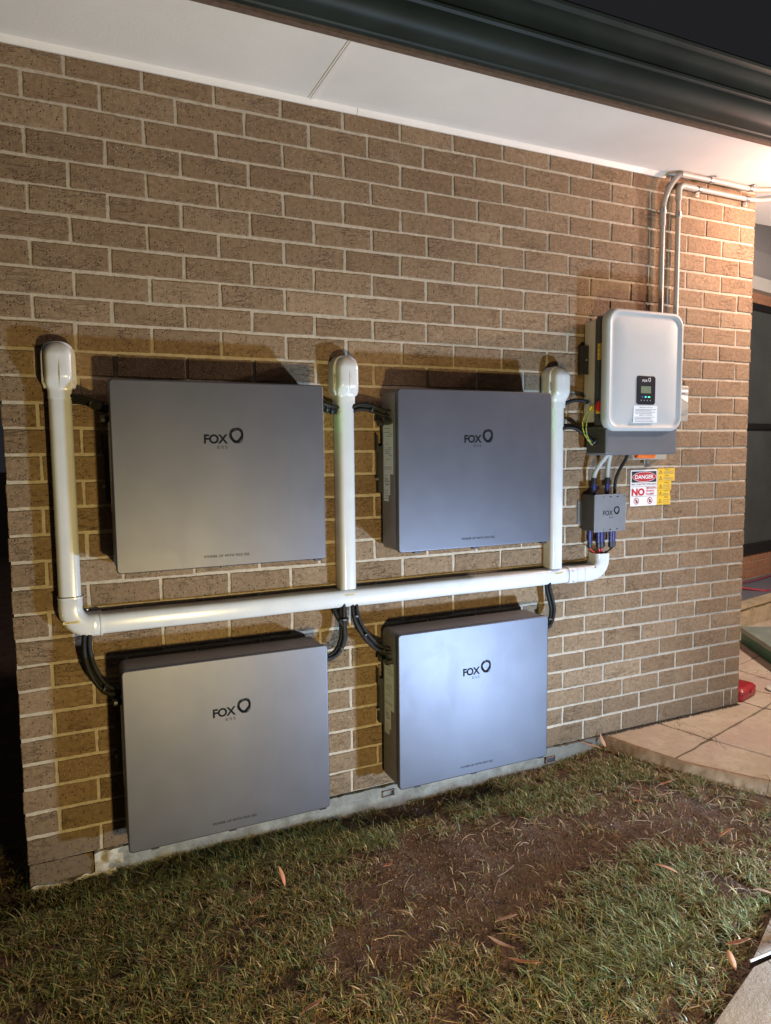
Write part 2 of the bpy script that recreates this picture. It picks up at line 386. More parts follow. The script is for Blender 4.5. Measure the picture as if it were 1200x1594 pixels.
# ================================================================== SETTING
# ---- ground
KL = [(2.285, .1), (2.335, -.20), (2.40, -.40), (2.585, -.70), (3.45, -1.85)]
def kerb_rise(x, y):
    if x < 1.4: return 0.0
    d = 9
    for (ax, ay), (bx, by) in zip(KL, KL[1:]):
        t = max(0, min(1, ((x-ax)*(bx-ax)+(y-ay)*(by-ay))/((bx-ax)**2+(by-ay)**2))); d = min(d, math.hypot(x-ax-t*(bx-ax), y-ay-t*(by-ay)))
    return .046*math.exp(-(d/.21)**2)
def gh(x, y):
    return kerb_rise(x, y) + .012*noise.noise(Vector((x*1.7, y*1.7, 3))) + .006*noise.noise(Vector((x*7, y*7, 1))) + .003*noise.noise(Vector((x*25, y*25, 5)))
def grid_mesh(name, xs, ys, fz):
    nx, ny = len(xs), len(ys)
    v = [(x, y, fz(x, y)) for y in ys for x in xs]
    f = [(j*nx+i, j*nx+i+1, (j+1)*nx+i+1, (j+1)*nx+i) for j in range(ny-1) for i in range(nx-1)]
    me = bpy.data.meshes.new(name); me.from_pydata(v, [], f); return me
xs = [-60, -30, -15, -8, -4, -2.5]+[(-1.6+i*.02) for i in range(216)]+[3.2, 4.5, 7, 12, 25, 60]
ys = [-60, -30, -15, -8, -4]+[(-2.6+i*.02) for i in range(146)]+[.8, 1.6, 3, 6, 12, 30, 60]
g = obj('ground', grid_mesh('ground', xs, ys, gh), M['soil'], None, True); g['kind'] = 'structure'

# ---- grass (patches of living grass, dry thatch, bare soil)
bare = [(1.30, -.60, .34, .23, 1.5), (1.12, -.42, .24, .17, 1.3), (.72, -.78, .16, .12, .9), (2.08, -.60, .20, .17, 1.1), (1.72, -.52, .24, .12, .9), (1.22, -.09, .42, .07, 1.3),
        (.86, -.70, .13, .12, .9), (.93, -.33, .10, .07, .9), (2.25, -.75, .2, .14, .7), (1.05, -.92, .12, .10, .5), (.42, -.30, .07, .05, .5), (1.75, -1.05, .2, .08, .6), (-.3, -.05, .14, .5, .5)]
lush = [(.55, -.10, .6, .07, .6), (1.0, -.28, .2, .08, .5), (1.50, -1.02, .30, .20, 1.1), (.25, -.16, .45, .10, .8), (1.62, -.20, .24, .10, .9), (.75, -.15, .18, .10, .7), (2.12, -.22, .18, .09, .7), (1.20, -1.12, .25, .15, .5),
        (1.85, -.80, .15, .10, .6), (.0, -.45, .5, .25, .45), (1.95, -1.15, .14, .12, .6), (.95, -.22, .10, .07, .8)]
def fld(lst, X, Y):
    o = np.zeros_like(X)
    for cx, cy, a, b_, s in lst: o += s*np.exp(-(((X-cx)/a)**2+((Y-cy)/b_)**2))
    return o
def nz(X, Y, sc, seed):
    return np.array([noise.noise(Vector((x*sc, y*sc, seed))) for x, y in zip(X, Y)])
def gh_np(X, Y): return np.array([gh(x, y) for x, y in zip(X, Y)])
def on_grass(X, Y):
    # keep off the paving, the stepping stones and the wall
    ok = ~((Y > -.004) & (X > -.228))
    d = (X-2.30)*.97+(Y+.0)*.25
    ok &= ~((X > 2.26+(-Y)*.27) & (Y > -.40))
    ok &= ~((X > 2.36+(-Y-.39)*.67) & (Y <= -.40))
    ok &= ~((Y < -1.295) & (Y > -1.43) & (X > 1.655+(Y+1.305)*2.88-.01)) & ~((Y <= -1.43) & (X > 1.285))
    ok &= ~((Y < -1.12) & (Y >= -1.295) & (X > 1.675+(Y+1.285)*2.1-.01))
    return ok
def blades(n, kind):
    X = rng.uniform(-.95, 3.0, n*4); Y = rng.uniform(-1.75, .35, n*4)
    ok = on_grass(X, Y)
    vis = (Y < .03-.0) | (X < -.22)
    # only the strip the eave shows and a margin all round it
    ok &= vis
    X, Y = X[ok], Y[ok]
    if kind == 'green':
        m_ = max(1, len(X)//9); idx = rng.integers(0, m_, len(X)); X = X[idx]+rng.normal(0, .0055, len(X)); Y = Y[idx]+rng.normal(0, .0055, len(Y))
        ok = on_grass(X, Y); X, Y = X[ok], Y[ok]
    b_ = fld(bare, X, Y); l_ = fld(lush, X, Y); ns = nz(X, Y, 7, 2.0)*.75+nz(X, Y, 19, 9.0)*.75
    if kind == 'green': p = .27+.06*(X < .9)+.65*l_-.8*b_+ns*1.0
    elif kind == 'mix': p = .44+.10*l_-.62*b_+ns*1.1
    else: p = .55-.30*b_-.15*l_+ns*.7
    keep = rng.uniform(0, 1, len(X)) < np.clip(p, .012, 1)
    X, Y, l_, b_ = X[keep][:n], Y[keep][:n], l_[keep][:n], b_[keep][:n]
    return X, Y, l_, b_
def strip_mesh(name, mat, kind, n):
    X, Y, L, Bq = blades(n, kind); n = len(X); Z = gh_np(X, Y)-.001
    az = rng.uniform(0, 2*np.pi, n); u = rng.uniform(0, 1, n); q = rng.uniform(0, 1, n)
    if kind == 'green':
        H = .008+.021*u**1.4+.014*np.clip(L, 0, 1)*q; lean = rng.uniform(.6, 2.4, n)*H; Wd = rng.uniform(.0007, .0019, n)
        base = np.array([[.13, .14, .045], [.18, .18, .065], [.10, .15, .055], [.24, .21, .09], [.30, .24, .12], [.15, .22, .12]])
        c = base[rng.choice(6, n, p=[.28, .26, .16, .16, .08, .06])]
    elif kind == 'mix':
        H = .005+.018*u; lean = rng.uniform(.8, 2.6, n)*H+.006; Wd = rng.uniform(.0007, .0021, n)
        base = np.array([[.25, .17, .095], [.33, .235, .14], [.15, .15, .06], [.19, .115, .065], [.44, .35, .24], [.11, .13, .045]])
        c = base[rng.choice(6, n, p=[.26, .2, .2, .16, .08, .10])]
    else:
        H = .001+.006*u**2; lean = rng.uniform(.006, .034, n); Wd = rng.uniform(.0005, .0014, n)
        base = np.array([[.30, .20, .12], [.22, .13, .075], [.42, .33, .22], [.16, .09, .055], [.36, .22, .14]])
        c = base[rng.choice(5, n, p=[.3, .28, .12, .18, .12])]
    c = c*rng.uniform(.8, 1.65, (n, 1))
    dx, dy = np.cos(az), np.sin(az); px, py = -dy*Wd, dx*Wd
    if kind == 'green': px, py = px, py
    bend = rng.uniform(-.35, .35, n)
    def pt(t, s):
        k = (t**1.5)*lean; side = bend*lean*t*t
        z = Z+H*np.sin(np.minimum(t, 1)*np.pi/2*(1.0 if kind == 'green' else 1.25))
        return np.stack([X+dx*k-dy*side+px*s, Y+dy*k+dx*side+py*s, z], 1)
    V = np.stack([pt(0., -.9), pt(0., .9), pt(.45, 1.), pt(.45, -1.), pt(.78, .7), pt(.78, -.7), pt(1., 0)], 1)
    V[:, :, 1] = np.where((V[:, :, 0] > -.235) & (V[:, :, 1] > -.014), -.014, V[:, :, 1])
    k = np.arange(n)*7
    me = bpy.data.meshes.new(name); me.vertices.add(n*7); me.vertices.foreach_set('co', V.reshape(-1).astype(np.float32))
    quads = np.stack([k, k+1, k+2, k+3, k+3, k+2, k+4, k+5, k+5, k+4, k+6], 1).reshape(-1)
    me.loops.add(n*11); me.loops.foreach_set('vertex_index', quads.astype(np.int32))
    me.polygons.add(n*3)
    st = (np.arange(n)[:, None]*11+np.array([0, 4, 8])).reshape(-1)
    me.polygons.foreach_set('loop_start', st.astype(np.int32))
    me.update(calc_edges=True); me.validate()
    at = me.attributes.new('bcol', 'FLOAT_COLOR', 'POINT')
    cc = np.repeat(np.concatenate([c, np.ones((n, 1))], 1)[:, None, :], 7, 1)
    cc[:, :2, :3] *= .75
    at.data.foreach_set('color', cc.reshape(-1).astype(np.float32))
    o = obj(name, me, mat); o['kind'] = 'stuff'; return o
strip_mesh('grass', M['grass'], 'green', 78000)
strip_mesh('dry_grass', M['dry'], 'mix', 56000)
strip_mesh('dead_grass_clippings', M['dry'], 'dead', 34000)

# soil crumbs, small stones and long straw runners lying on the lawn
def crumbs(n):
    X = rng.uniform(-.6, 2.9, n*3); Y = rng.uniform(-1.7, -.015, n*3); ok = on_grass(X, Y); X, Y = X[ok], Y[ok]
    keep = rng.uniform(0, 1, len(X)) < np.clip(.12+.7*fld(bare, X, Y), 0, 1); X, Y = X[keep][:n], Y[keep][:n]; n = len(X); Z = gh_np(X, Y)
    o6 = np.array([[1, 0, 0], [0, 1, 0], [-1, 0, 0], [0, -1, 0], [0, 0, .8], [0, 0, -.8]])
    r_ = (.0010+.0042*rng.uniform(0, 1, n)**4)[:, None, None]
    V = o6[None]*r_*rng.uniform(.55, 1.35, (n, 6, 1)); a = rng.uniform(0, 6.28, n)[:, None]
    V = np.stack([V[:, :, 0]*np.cos(a)-V[:, :, 1]*np.sin(a)+X[:, None], V[:, :, 0]*np.sin(a)+V[:, :, 1]*np.cos(a)+Y[:, None], V[:, :, 2]+Z[:, None]+.0006], 2)
    T = np.array([[0, 1, 4], [1, 2, 4], [2, 3, 4], [3, 0, 4], [1, 0, 5], [2, 1, 5], [3, 2, 5], [0, 3, 5]])
    F = (np.arange(n)[:, None, None]*6+T[None]).reshape(-1)
    me = bpy.data.meshes.new('soil_crumbs'); me.vertices.add(n*6); me.vertices.foreach_set('co', V.reshape(-1).astype(np.float32))
    me.loops.add(len(F)); me.loops.foreach_set('vertex_index', F.astype(np.int32)); me.polygons.add(n*8)
    me.polygons.foreach_set('loop_start', (np.arange(n*8)*3).astype(np.int32)); me.update(calc_edges=True); me.validate()
    base = np.array([[.12, .07, .045], [.20, .125, .085], [.08, .045, .03], [.30, .23, .17]]); c = base[rng.choice(4, n, p=[.4, .3, .22, .08])]
    at = me.attributes.new('bcol', 'FLOAT_COLOR', 'POINT'); at.data.foreach_set('color', np.repeat(np.concatenate([c, np.ones((n, 1))], 1)[:, None], 6, 1).reshape(-1).astype(np.float32))
    o = obj('soil_crumbs', me, M['dry']); o['kind'] = 'stuff'
crumbs(30000)
rb = B()
for k in range(420):
    x, y = random.uniform(-.3, 2.5), random.uniform(-1.6, -.04)
    if not on_grass(np.array([x]), np.array([y]))[0]: continue
    a = random.uniform(0, 6.28); L = random.uniform(.04, .13); cv_ = random.uniform(-1.6, 1.6); P = []
    for q in range(7):
        t = q/6; P.append((x, y, gh(x, y)+.003+.009*math.sin(math.pi*t)*random.uniform(.5, 1))); x += L/6*math.cos(a); y += L/6*math.sin(a); a += cv_/6
    if max(p[1] for p in P) > -.012 or not on_grass(np.array([p[0] for p in P]), np.array([p[1] for p in P])).all(): continue
    rb.tube(P, [.0009, .0011, .0011, .001, .001, .0008, .0004], 4)
ro = rb.build('grass_runners', simple('straw_runner', (.33, .23, .14), .7, 0, .35, 12), smooth=True); ro['kind'] = 'stuff'

# ---- sandstone paving (slabs on a raised kerbed base)
def clip(poly, a, bb, c):                       # keep a*x+b*y<=c
    out = []
    for i in range(len(poly)):
        p, q = poly[i], poly[(i+1) % len(poly)]; dp = a*p[0]+bb*p[1]-c; dq = a*q[0]+bb*q[1]-c
        if dp <= 0: out.append(p)
        if (dp < 0 < dq) or (dq < 0 < dp):
            t = dp/(dp-dq); out.append((p[0]+(q[0]-p[0])*t, p[1]+(q[1]-p[1])*t))
    return out
front = [(2.285, -.003), (2.335, -.20), (2.40, -.40), (2.585, -.70), (3.45, -1.85)]
A1 = front+[(9, -1.85), (9, -.003)]
A2 = [(3.236, -.003), (9, -.003), (9, 2.6), (3.236, .85)]
def clip_to(poly, A):
    for i in range(len(A)):
        p, q = A[i], A[(i+1) % len(A)]
        ex, ey = q[0]-p[0], q[1]-p[1]                  # A runs anticlockwise: inside is on the left
        poly = clip(poly, ey, -ex, ey*p[0]-ex*p[1])
        if len(poly) < 3: return []
    return poly
pb = B(); PT = .098
for A in (A1, A2):
    A_ = A
    n = len(A_); zb, zt = -.05, PT-.012
    pb.add([(x, y, zb) for x, y in A_]+[(x, y, zt) for x, y in A_], [tuple(range(n-1, -1, -1)), tuple(range(n, 2*n))]+[(i, (i+1) % n, (i+1) % n+n, i+n) for i in range(n)])
po = pb.build('paving_base', M['joint']); po['kind'] = 'structure'
kb = B()                                             # rough kerb face along the grass
rings = []; pk = []
for i in range(len(front)-1):
    K = 40; (xa, ya), (xb, yb) = front[i], front[i+1]
    for k in range(K+(i == len(front)-2)): pk.append(Vector((xa+(xb-xa)*k/K, ya+(yb-ya)*k/K)))
for k, p in enumerate(pk):
    t = (pk[min(k+3, len(pk)-1)]-pk[max(k-3, 0)]).normalized(); nx_, ny_ = t.y, -t.x
    ring = []
    for h_, o_, am in ((PT+.0015, -.012, .002), (PT+.0005, .003, .006), (PT-.013, .014, .010), (PT-.032, .018, .014), (PT-.052, .026, .016), (.020, .034, .018), (-.03, .040, .014)):
        d_ = o_+am*(noise.noise(Vector((p.x*11, p.y*11, h_*22)))+.6*noise.noise(Vector((p.x*34, p.y*34, h_*50+3))))
        ring.append((p.x+nx_*d_, p.y+ny_*d_, h_+(.003*noise.noise(Vector((p.x*20, p.y*20, 6))) if h_ > .08 else 0)))
    ring += [(p.x-nx_*.02, p.y-ny_*.02, -.03), (p.x-nx_*.02, p.y-ny_*.02, PT-.008)]
    rings.append(ring)
kb.loft(rings)
ko = kb.build('kerb', M['kerb'], smooth=50); ko['kind'] = 'structure'
sl = B(); ang = math.atan2(.27, 1.019); ca, sa = math.cos(ang), math.sin(ang)
O = Vector((2.705, -.262))
def lw(u, v): return (O.x+u*ca-v*sa, O.y+u*sa+v*ca)
us = [-1.2, -.42, 0, .62, 1.15, 1.75, 2.3, 2.9, 3.5, 4.1, 4.7, 5.3, 6.1]; vs = [-2.6, -1.7, -1.15, -.62, 0, .47, .95, 1.4, 1.9, 2.6]
gp = .0045
GV = {}
def gv(i, j):
    if (i, j) not in GV:
        d = 0 if (i, j) in ((2, 4), (1, 4), (2, 5), (3, 4)) else .055
        GV[(i, j)] = Vector((us[i]+random.uniform(-d, d), vs[j]+random.uniform(-d, d)))
    return GV[(i, j)]
def inset_poly(P_, g_):
    out = []; n = len(P_)
    for k in range(n):
        p0, p1, p2 = P_[k-1], P_[k], P_[(k+1) % n]
        d1 = (p1-p0).normalized(); d2 = (p2-p1).normalized(); n1 = Vector((-d1.y, d1.x)); n2 = Vector((-d2.y, d2.x)); m_ = (n1+n2).normalized()
        out.append(p1+m_*(g_/max(.4, m_.dot(n1))))
    return out
def rough_edge(P_, sd):
    out = []; n = len(P_)
    for k in range(n):
        a, e = P_[k], P_[(k+1) % n]; m_ = max(2, int((e-a).length/.03)); d = (e-a).normalized(); nn = Vector((-d.y, d.x))
        for q in range(m_):
            t = q/m_; p = a.lerp(e, t); w_ = .0065*noise.noise(Vector((p.x*9, p.y*9, sd)))+.003*noise.noise(Vector((p.x*40, p.y*40, sd)))
            out.append(p+nn*(w_+(.006 if q == 0 else 0)))
    return out
for j in range(len(vs)-1):
    for i in range(len(us)-1):
        cell = [gv(i, j), gv(i+1, j), gv(i+1, j+1), gv(i, j+1)]
        parts = [cell]
        if (i*7+j*3) % 4 == 1:                       # some flags are cut across
            t1, t2 = random.uniform(.35, .65), random.uniform(.3, .7); m1 = cell[0].lerp(cell[1], t1); m2 = cell[3].lerp(cell[2], t2)
            parts = [[cell[0], m1, m2, cell[3]], [m1, cell[1], cell[2], m2]]
        for pi_, part in enumerate(parts):
          quad = [lw(p.x, p.y) for p in rough_edge(inset_poly(part, gp), i*3+j*7+pi_)]
          for A in (A1, A2):
              pg = clip_to(quad, A)
              if len(pg) < 3: continue
              zt = PT+random.uniform(-.003, .003); n = len(pg); cx = sum(p[0] for p in pg)/n; cy = sum(p[1] for p in pg)/n
              ring = lambda k, z: [(cx+(x-cx)*k, cy+(y-cy)*k, z) for x, y in pg]
              sl.loft([ring(1, PT-.012), ring(1, zt-.004), ring(.985, zt)])
so = sl.build('paving_stones', M['stone']); so['kind'] = 'structure'
dl = B()
for k in range(900):
    x = random.uniform(2.28, 3.23); y = -.004-abs(random.gauss(0, .007)); r0 = random.uniform(.0015, .006)*(1-.4*(x-2.28)); z = PT+random.uniform(-.001, .004)
    V = [(x+r0*random.uniform(.6, 1.4), y, z), (x, y-r0*random.uniform(.5, 1.2), z), (x-r0*random.uniform(.6, 1.4), y, z), (x, y+.003, z), (x, y, z+r0*random.uniform(.5, 1.2))]
    dl.add(V, [(0, 1, 4), (1, 2, 4), (2, 3, 4), (3, 0, 4)])
do = dl.build('dirt_along_wall', simple('leaf_litter_dirt', (.05, .035, .022), .95, 0, .5, 60)); do['kind'] = 'stuff'
# stepping stones by the photographer's feet
st = B()
def slab_poly(pts, z0, z1):
    n = len(pts); cx = sum(p[0] for p in pts)/n; cy = sum(p[1] for p in pts)/n
    rr = lambda k, z: [(cx+(x-cx)*k, cy+(y-cy)*k, z) for x, y in pts]
    st.loft([rr(1, z0), rr(1, z1-.006), rr(.99, z1)])
slab_poly([(1.66, -1.305), (1.30, -1.43), (1.22, -2.2), (2.6, -2.2), (2.6, -1.305)], -.02, .022)
slab_poly([(1.685, -1.285), (2.6, -1.285), (2.6, -1.13), (1.95, -1.16)], -.02, .020)
sto = st.build('stepping_path', M['plastered']); sto['kind'] = 'structure'
pp = B(); pp.tube([(1.665, -1.293, .028), (1.75, -1.297, .030), (2.1, -1.31, .030)], .004, 8)
tag(pp.build('thin_pipe', M['beige'], smooth=True), 'thin pale pipe end lying in the gap between the path stones', 'pipe')

# ================================================================== BRICK WALL
H = .0865; CW = .24
wall = thing('brick_wall', 'long brown textured brick house wall with pale mortar behind the four grey cabinets', 'brick wall', loc=(0, 0, 0))
rowdz = {9: .006, 13: .004, 14: .003, 17: -.002, 18: -.004, 19: -.004, 20: -.005, 21: -.005, 22: -.007, 23: -.005, 24: -.002, 25: -.001, 29: .002}
def bed(r): return ZO-r*H+rowdz.get(r, 0)
XL, XR = -.228, 3.232
def brick(bb, x0, x1, z0, z1, yo, depth=.108):
    step = .009; pts = []
    nxs = max(2, int((x1-x0)/step)); nzs = max(2, int((z1-z0)/step)); sd = random.random()*90
    def jit(x, z, k): return .0015*noise.noise(Vector((x*55, z*55, sd+k)))+.0012*noise.noise(Vector((x*210, z*210, sd+k)))
    tl = [random.uniform(-.0016, .0016) for _ in range(4)]
    def P(u, v_):
        x = x0+(x1-x0)*u; z = z0+(z1-z0)*v_
        x += (tl[0]*(1-v_)+tl[1]*v_)*(1 if u in (0, 1) else 0)+jit(x, z, 1); z += (tl[2]*(1-u)+tl[3]*u)+jit(x, z, 9)
        return x, z
    for i in range(nxs): pts.append(P(i/nxs, 0))
    for i in range(nzs): pts.append(P(1, i/nzs))
    for i in range(nxs): pts.append(P(1-i/nxs, 1))
    for i in range(nzs): pts.append(P(0, 1-i/nzs))
    n = len(pts); cx, cz = (x0+x1)/2, (z0+z1)/2
    def ins(x, z, d):
        ex = min(1, max(-1, (x-cx)/((x1-x0)/2-.004))); ez = min(1, max(-1, (z-cz)/((z1-z0)/2-.004)))
        return x-d*(ex**9), z-d*(ez**9)
    def ring(y, d): return [(ins(x, z, d)[0], y, ins(x, z, d)[1]) for x, z in pts]
    bb.loft([ring(depth, 0), ring(yo+.0034, 0), ring(yo+.0010, .0011), ring(yo, .0030)])
    return n*3+2
wb = B(); rnds = []
def add_brick(*a):
    f0 = len(wb.f); brick(*a); rnds.extend([random.random()]*(len(wb.f)-f0))
for r in range(-1, 31):
    zt, zb_ = bed(r-1), bed(r)
    joints = [XL]
    if r % 2 == 0: js = [c*CW for c in range(0, 14)]
    else: js = [(c-.5)*CW for c in range(0, 14)]
    for q, x in enumerate(js):
        c = x/CW
        sh = .0035 if r % 2 == 0 else -.001
        if r == 1 and .4 < c < 7: sh = -.014
        if r % 2 == 0 and c < .2 and r > 12: sh = .006
        joints.append(x+sh+random.uniform(-.0022, .0022))
    if r == 30: joints.append(3.18)
    joints.append(XR)
    for i in range(len(joints)-1):
        a = joints[i]+(.0052 if i else random.uniform(-.002, .002)); e = joints[i+1]-(.0052 if i < len(joints)-2 else random.uniform(-.003, .003))
        if e-a < .02: continue
        add_brick(wb, a, e, zb_+(.0053 if r < 30 else -.004), zt-.0053, random.uniform(-.0014, .0014))
add_brick(wb, XL+.004, -.016, ZO-2.680, ZO-2.603, .001)
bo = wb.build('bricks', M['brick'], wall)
me = bo.data; at = me.attributes.new('rnd', 'FLOAT', 'FACE')
at.data.foreach_set('value', rnds if len(rnds) == len(me.polygons) else [random.random() for _ in me.polygons])
mb = B()
def wavy_front(b, x0, x1, z0, z1, yf, yb, amp, fr, nx, nz_, topw=0.0):
    V = []
    for j in range(nz_+1):
        for i in range(nx+1):
            x = x0+(x1-x0)*i/nx; z = z0+(z1-z0)*j/nz_
            if topw and j == nz_: z += topw*noise.noise(Vector((x*13, 0, 5)))+topw*.6*noise.noise(Vector((x*47, 0, 8)))
            V.append((x, yf+amp*noise.noise(Vector((x*fr, 1.5, z*fr))), z))
    n0 = len(V)
    F = [(j*(nx+1)+i, j*(nx+1)+i+1, (j+1)*(nx+1)+i+1, (j+1)*(nx+1)+i) for j in range(nz_) for i in range(nx)]
    edge = [i for i in range(nx+1)]+[j*(nx+1)+nx for j in range(1, nz_+1)]+[nz_*(nx+1)+i for i in range(nx-1, -1, -1)]+[j*(nx+1) for j in range(nz_-1, 0, -1)]
    for e in edge: V.append((V[e][0], yb, V[e][2]))
    m = len(edge)
    for k in range(m): F.append((edge[k], n0+k, n0+(k+1) % m, edge[(k+1) % m]))
    F.append(tuple(n0+k for k in range(m)))
    b.add(V, F)
wavy_front(mb, XL+.003, XR-.003, ZO-2.60, ZO+.14, .0040, .225, .0014, 18, 340, 270)
mb.build('mortar', M['mortar'], wall, smooth=True)
fb = B()
wavy_front(fb, .005, 3.20, -.10, ZO-2.604, -.010, .20, .010, 9, 300, 12, .008)
fb.build('concrete_footing', M['slab'], wall, smooth=True)
fb = B()
wavy_front(fb, XL+.008, .05, -.08, ZO-2.676, -.012, .18, .016, 24, 40, 10, .010)
wavy_front(fb, -.018, .075, -.05, ZO-2.600, -.014, .16, .022, 30, 24, 16, .008)
fb.build('mortar_patch', mortar_mat('rough_mortar', (.50, .45, .36), (.27, .23, .17)), wall, smooth=True)
for k, (x, z) in enumerate([(.355, -2.617), (1.118, -2.632), (1.955, -2.655)]):
    q = B(); x0 = x
    for (a, b_, c, d) in ((-.028, .028, .010, .014), (-.028, .028, -.014, -.010), (-.028, -.024, -.014, .014), (.024, .028, -.014, .014)): q.box(x+a, x+b_, -.019, -.004, z+ZO+c, z+ZO+d)
    q.box(x-.024, x+.024, -.012, -.006, z+ZO-.010, z+ZO+.010, 1)
    q.build('weep_vent', [M['fascia'], M['blk']], wall)

# ================================================================== EAVE, GUTTER
SZ = .088
eave = thing('eave', 'white painted eave lining above the brown brick wall with a joint strip', 'eave', loc=(0, 0, ZO+SZ))
eave_loc = Vector((0, 0, ZO+SZ))
def off(o):                                   # keep world-space meshes where they are when the parent sits elsewhere
    for v in o.data.vertices: v.co -= o.parent.location
    return o
b = B(); b.box(-4, .826, -.435, .0, ZO+SZ, ZO+SZ+.006); off(b.build('soffit_sheet', M['eave'], eave))
b = B(); b.box(.842, 3.9, -.435, .0, ZO+SZ, ZO+SZ+.006); b.box(3.236, 3.9, .0, .34, ZO+SZ, ZO+SZ+.006); off(b.build('soffit_sheet', M['eave'], eave))
b = B(); b.box(.822, .846, -.435, -.010, ZO+SZ-.003, ZO+SZ-.0005); b.box(.829, .839, -.435, -.010, ZO+SZ-.0055, ZO+SZ-.003); off(b.build('joint_strip', M['eave'], eave))
for x0, x1 in ((-4, 1.018), (1.020, 2.60)):
    b = B(); pr = [(0.0, .066), (-.007, .066), (-.0085, .069), (-.0095, .075), (-.0115, .081), (-.0145, .085), (-.0155, SZ-.0005), (0.0, SZ-.0005)]
    b.loft([[(x0, y, ZO+z) for y, z in pr], [(x1, y, ZO+z) for y, z in pr]]); off(b.build('cornice_trim', M['eave'], eave, smooth=50))
gut = thing('gutter', 'dark steel gutter and fascia running above the white eave', 'gutter', loc=(0, -.42, ZO+SZ))
b = B(); pr = [(-.420, SZ-.008), (-.444, SZ-.008), (-.444, SZ+.13), (-.420, SZ+.13)]
b.loft([[(-4, y, ZO+z) for y, z in pr], [(7.5, y, ZO+z) for y, z in pr]]); off(b.build('fascia_board', M['fascia'], gut))
pr = [(-.4245, .105), (-.432, .100), (-.448, .101), (-.452, .106), (-.470, .107), (-.474, .102), (-.505, .104), (-.520, .112), (-.532, .128), (-.540, .150), (-.541, .168), (-.549, .174), (-.551, .182), (-.545, .190), (-.546, .215), (-.553, .235),
      (-.562, .248), (-.565, .262), (-.572, .266), (-.580, .270), (-.583, .279), (-.578, .287), (-.568, .287), (-.566, .280), (-.556, .262), (-.545, .240), (-.538, .215), (-.532, .150), (-.515, .120), (-.4245, .113)]
pr = [(y-.020, z-.013) for y, z in pr]
b = B(); b.loft([[(-4, y, ZO+z) for y, z in pr], [(7.5, y, ZO+z) for y, z in pr]]); off(b.build('gutter_trough', M['gutter'], gut, smooth=35))
b = B()
b.add([(-4, -.446, ZO+.23), (7.5, -.446, ZO+.23), (7.5, 2.0, ZO+.9), (-4, 2.0, ZO+.9), (-4, -.446, ZO+.26), (7.5, -.446, ZO+.26), (7.5, 2.0, ZO+.93), (-4, 2.0, ZO+.93)],
      [(0, 1, 2, 3), (4, 7, 6, 5), (0, 4, 5, 1), (1, 5, 6, 2), (2, 6, 7, 3), (3, 7, 4, 0)])
tag(b.build('roof', M['gutter']), 'dark sheet roof rising behind the gutter', 'roof')

# ================================================================== DUCTING
def sec(w_, d, r=.017, rb=.003, n=5):
    """cross-section (u across, v out from the wall), front face slightly crowned"""
    o = []
    for cx, cy, a0, rr in ((w_/2-r, d-r, 0, r), (-w_/2+r, d-r, 90, r), (-w_/2+rb, rb, 180, rb), (w_/2-rb, rb, 270, rb)):
        for k in range(n+1):
            a = math.radians(a0+90*k/n); o.append([cx+rr*math.cos(a), cy+rr*math.sin(a)])
        if a0 == 0:
            for k in range(1, 6):
                o.append([w_/2-r-(w_-2*r)*k/6, d])
    for p in o:
        if p[1] > d*.55: p[1] += .0045*(1-(p[0]/(w_/2))**2)-.0030
    return o
def duct(b, path, w_=.070, d=.065, r=.017, y0=-.002, mi=0, scale=None):
    """path: (x, zrel) points; section stays flat on the wall"""
    P = [Vector((x, z)) for x, z in path]; rings = []
    for i, p in enumerate(P):
        t = (P[min(i+1, len(P)-1)]-P[max(i-1, 0)]).normalized(); nrm = Vector((t.y, -t.x))
        ww, dd, r_ = (w_, d, r) if scale is None else scale[i]
        rings.append([(p.x+nrm.x*u, y0-v, p.y+nrm.y*u+ZO) for u, v in sec(ww, dd, r_)])
    b.loft(rings, mi=mi); return b
def arc(cx, cz, R_, a0, a1, n=8):
    return [(cx+R_*math.cos(math.radians(a0+(a1-a0)*k/n)), cz+R_*math.sin(math.radians(a0+(a1-a0)*k/n))) for k in range(n+1)]
def screw(parent, x, y, z, ax='y', r=.0036):
    b = B(); z += ZO
    if ax == 'y': b.tube([(x, y+.004, z), (x, y-.0012, z), (x, y-.0026, z)], [r, r, r*.6], 10)
    else: b.tube([(x+.004, y, z), (x-.0012, y, z), (x-.0026, y, z)], [r, r, r*.6], 10)
    return b.build('screw', M['screw'], parent, smooth=True)
HZ = -1.780
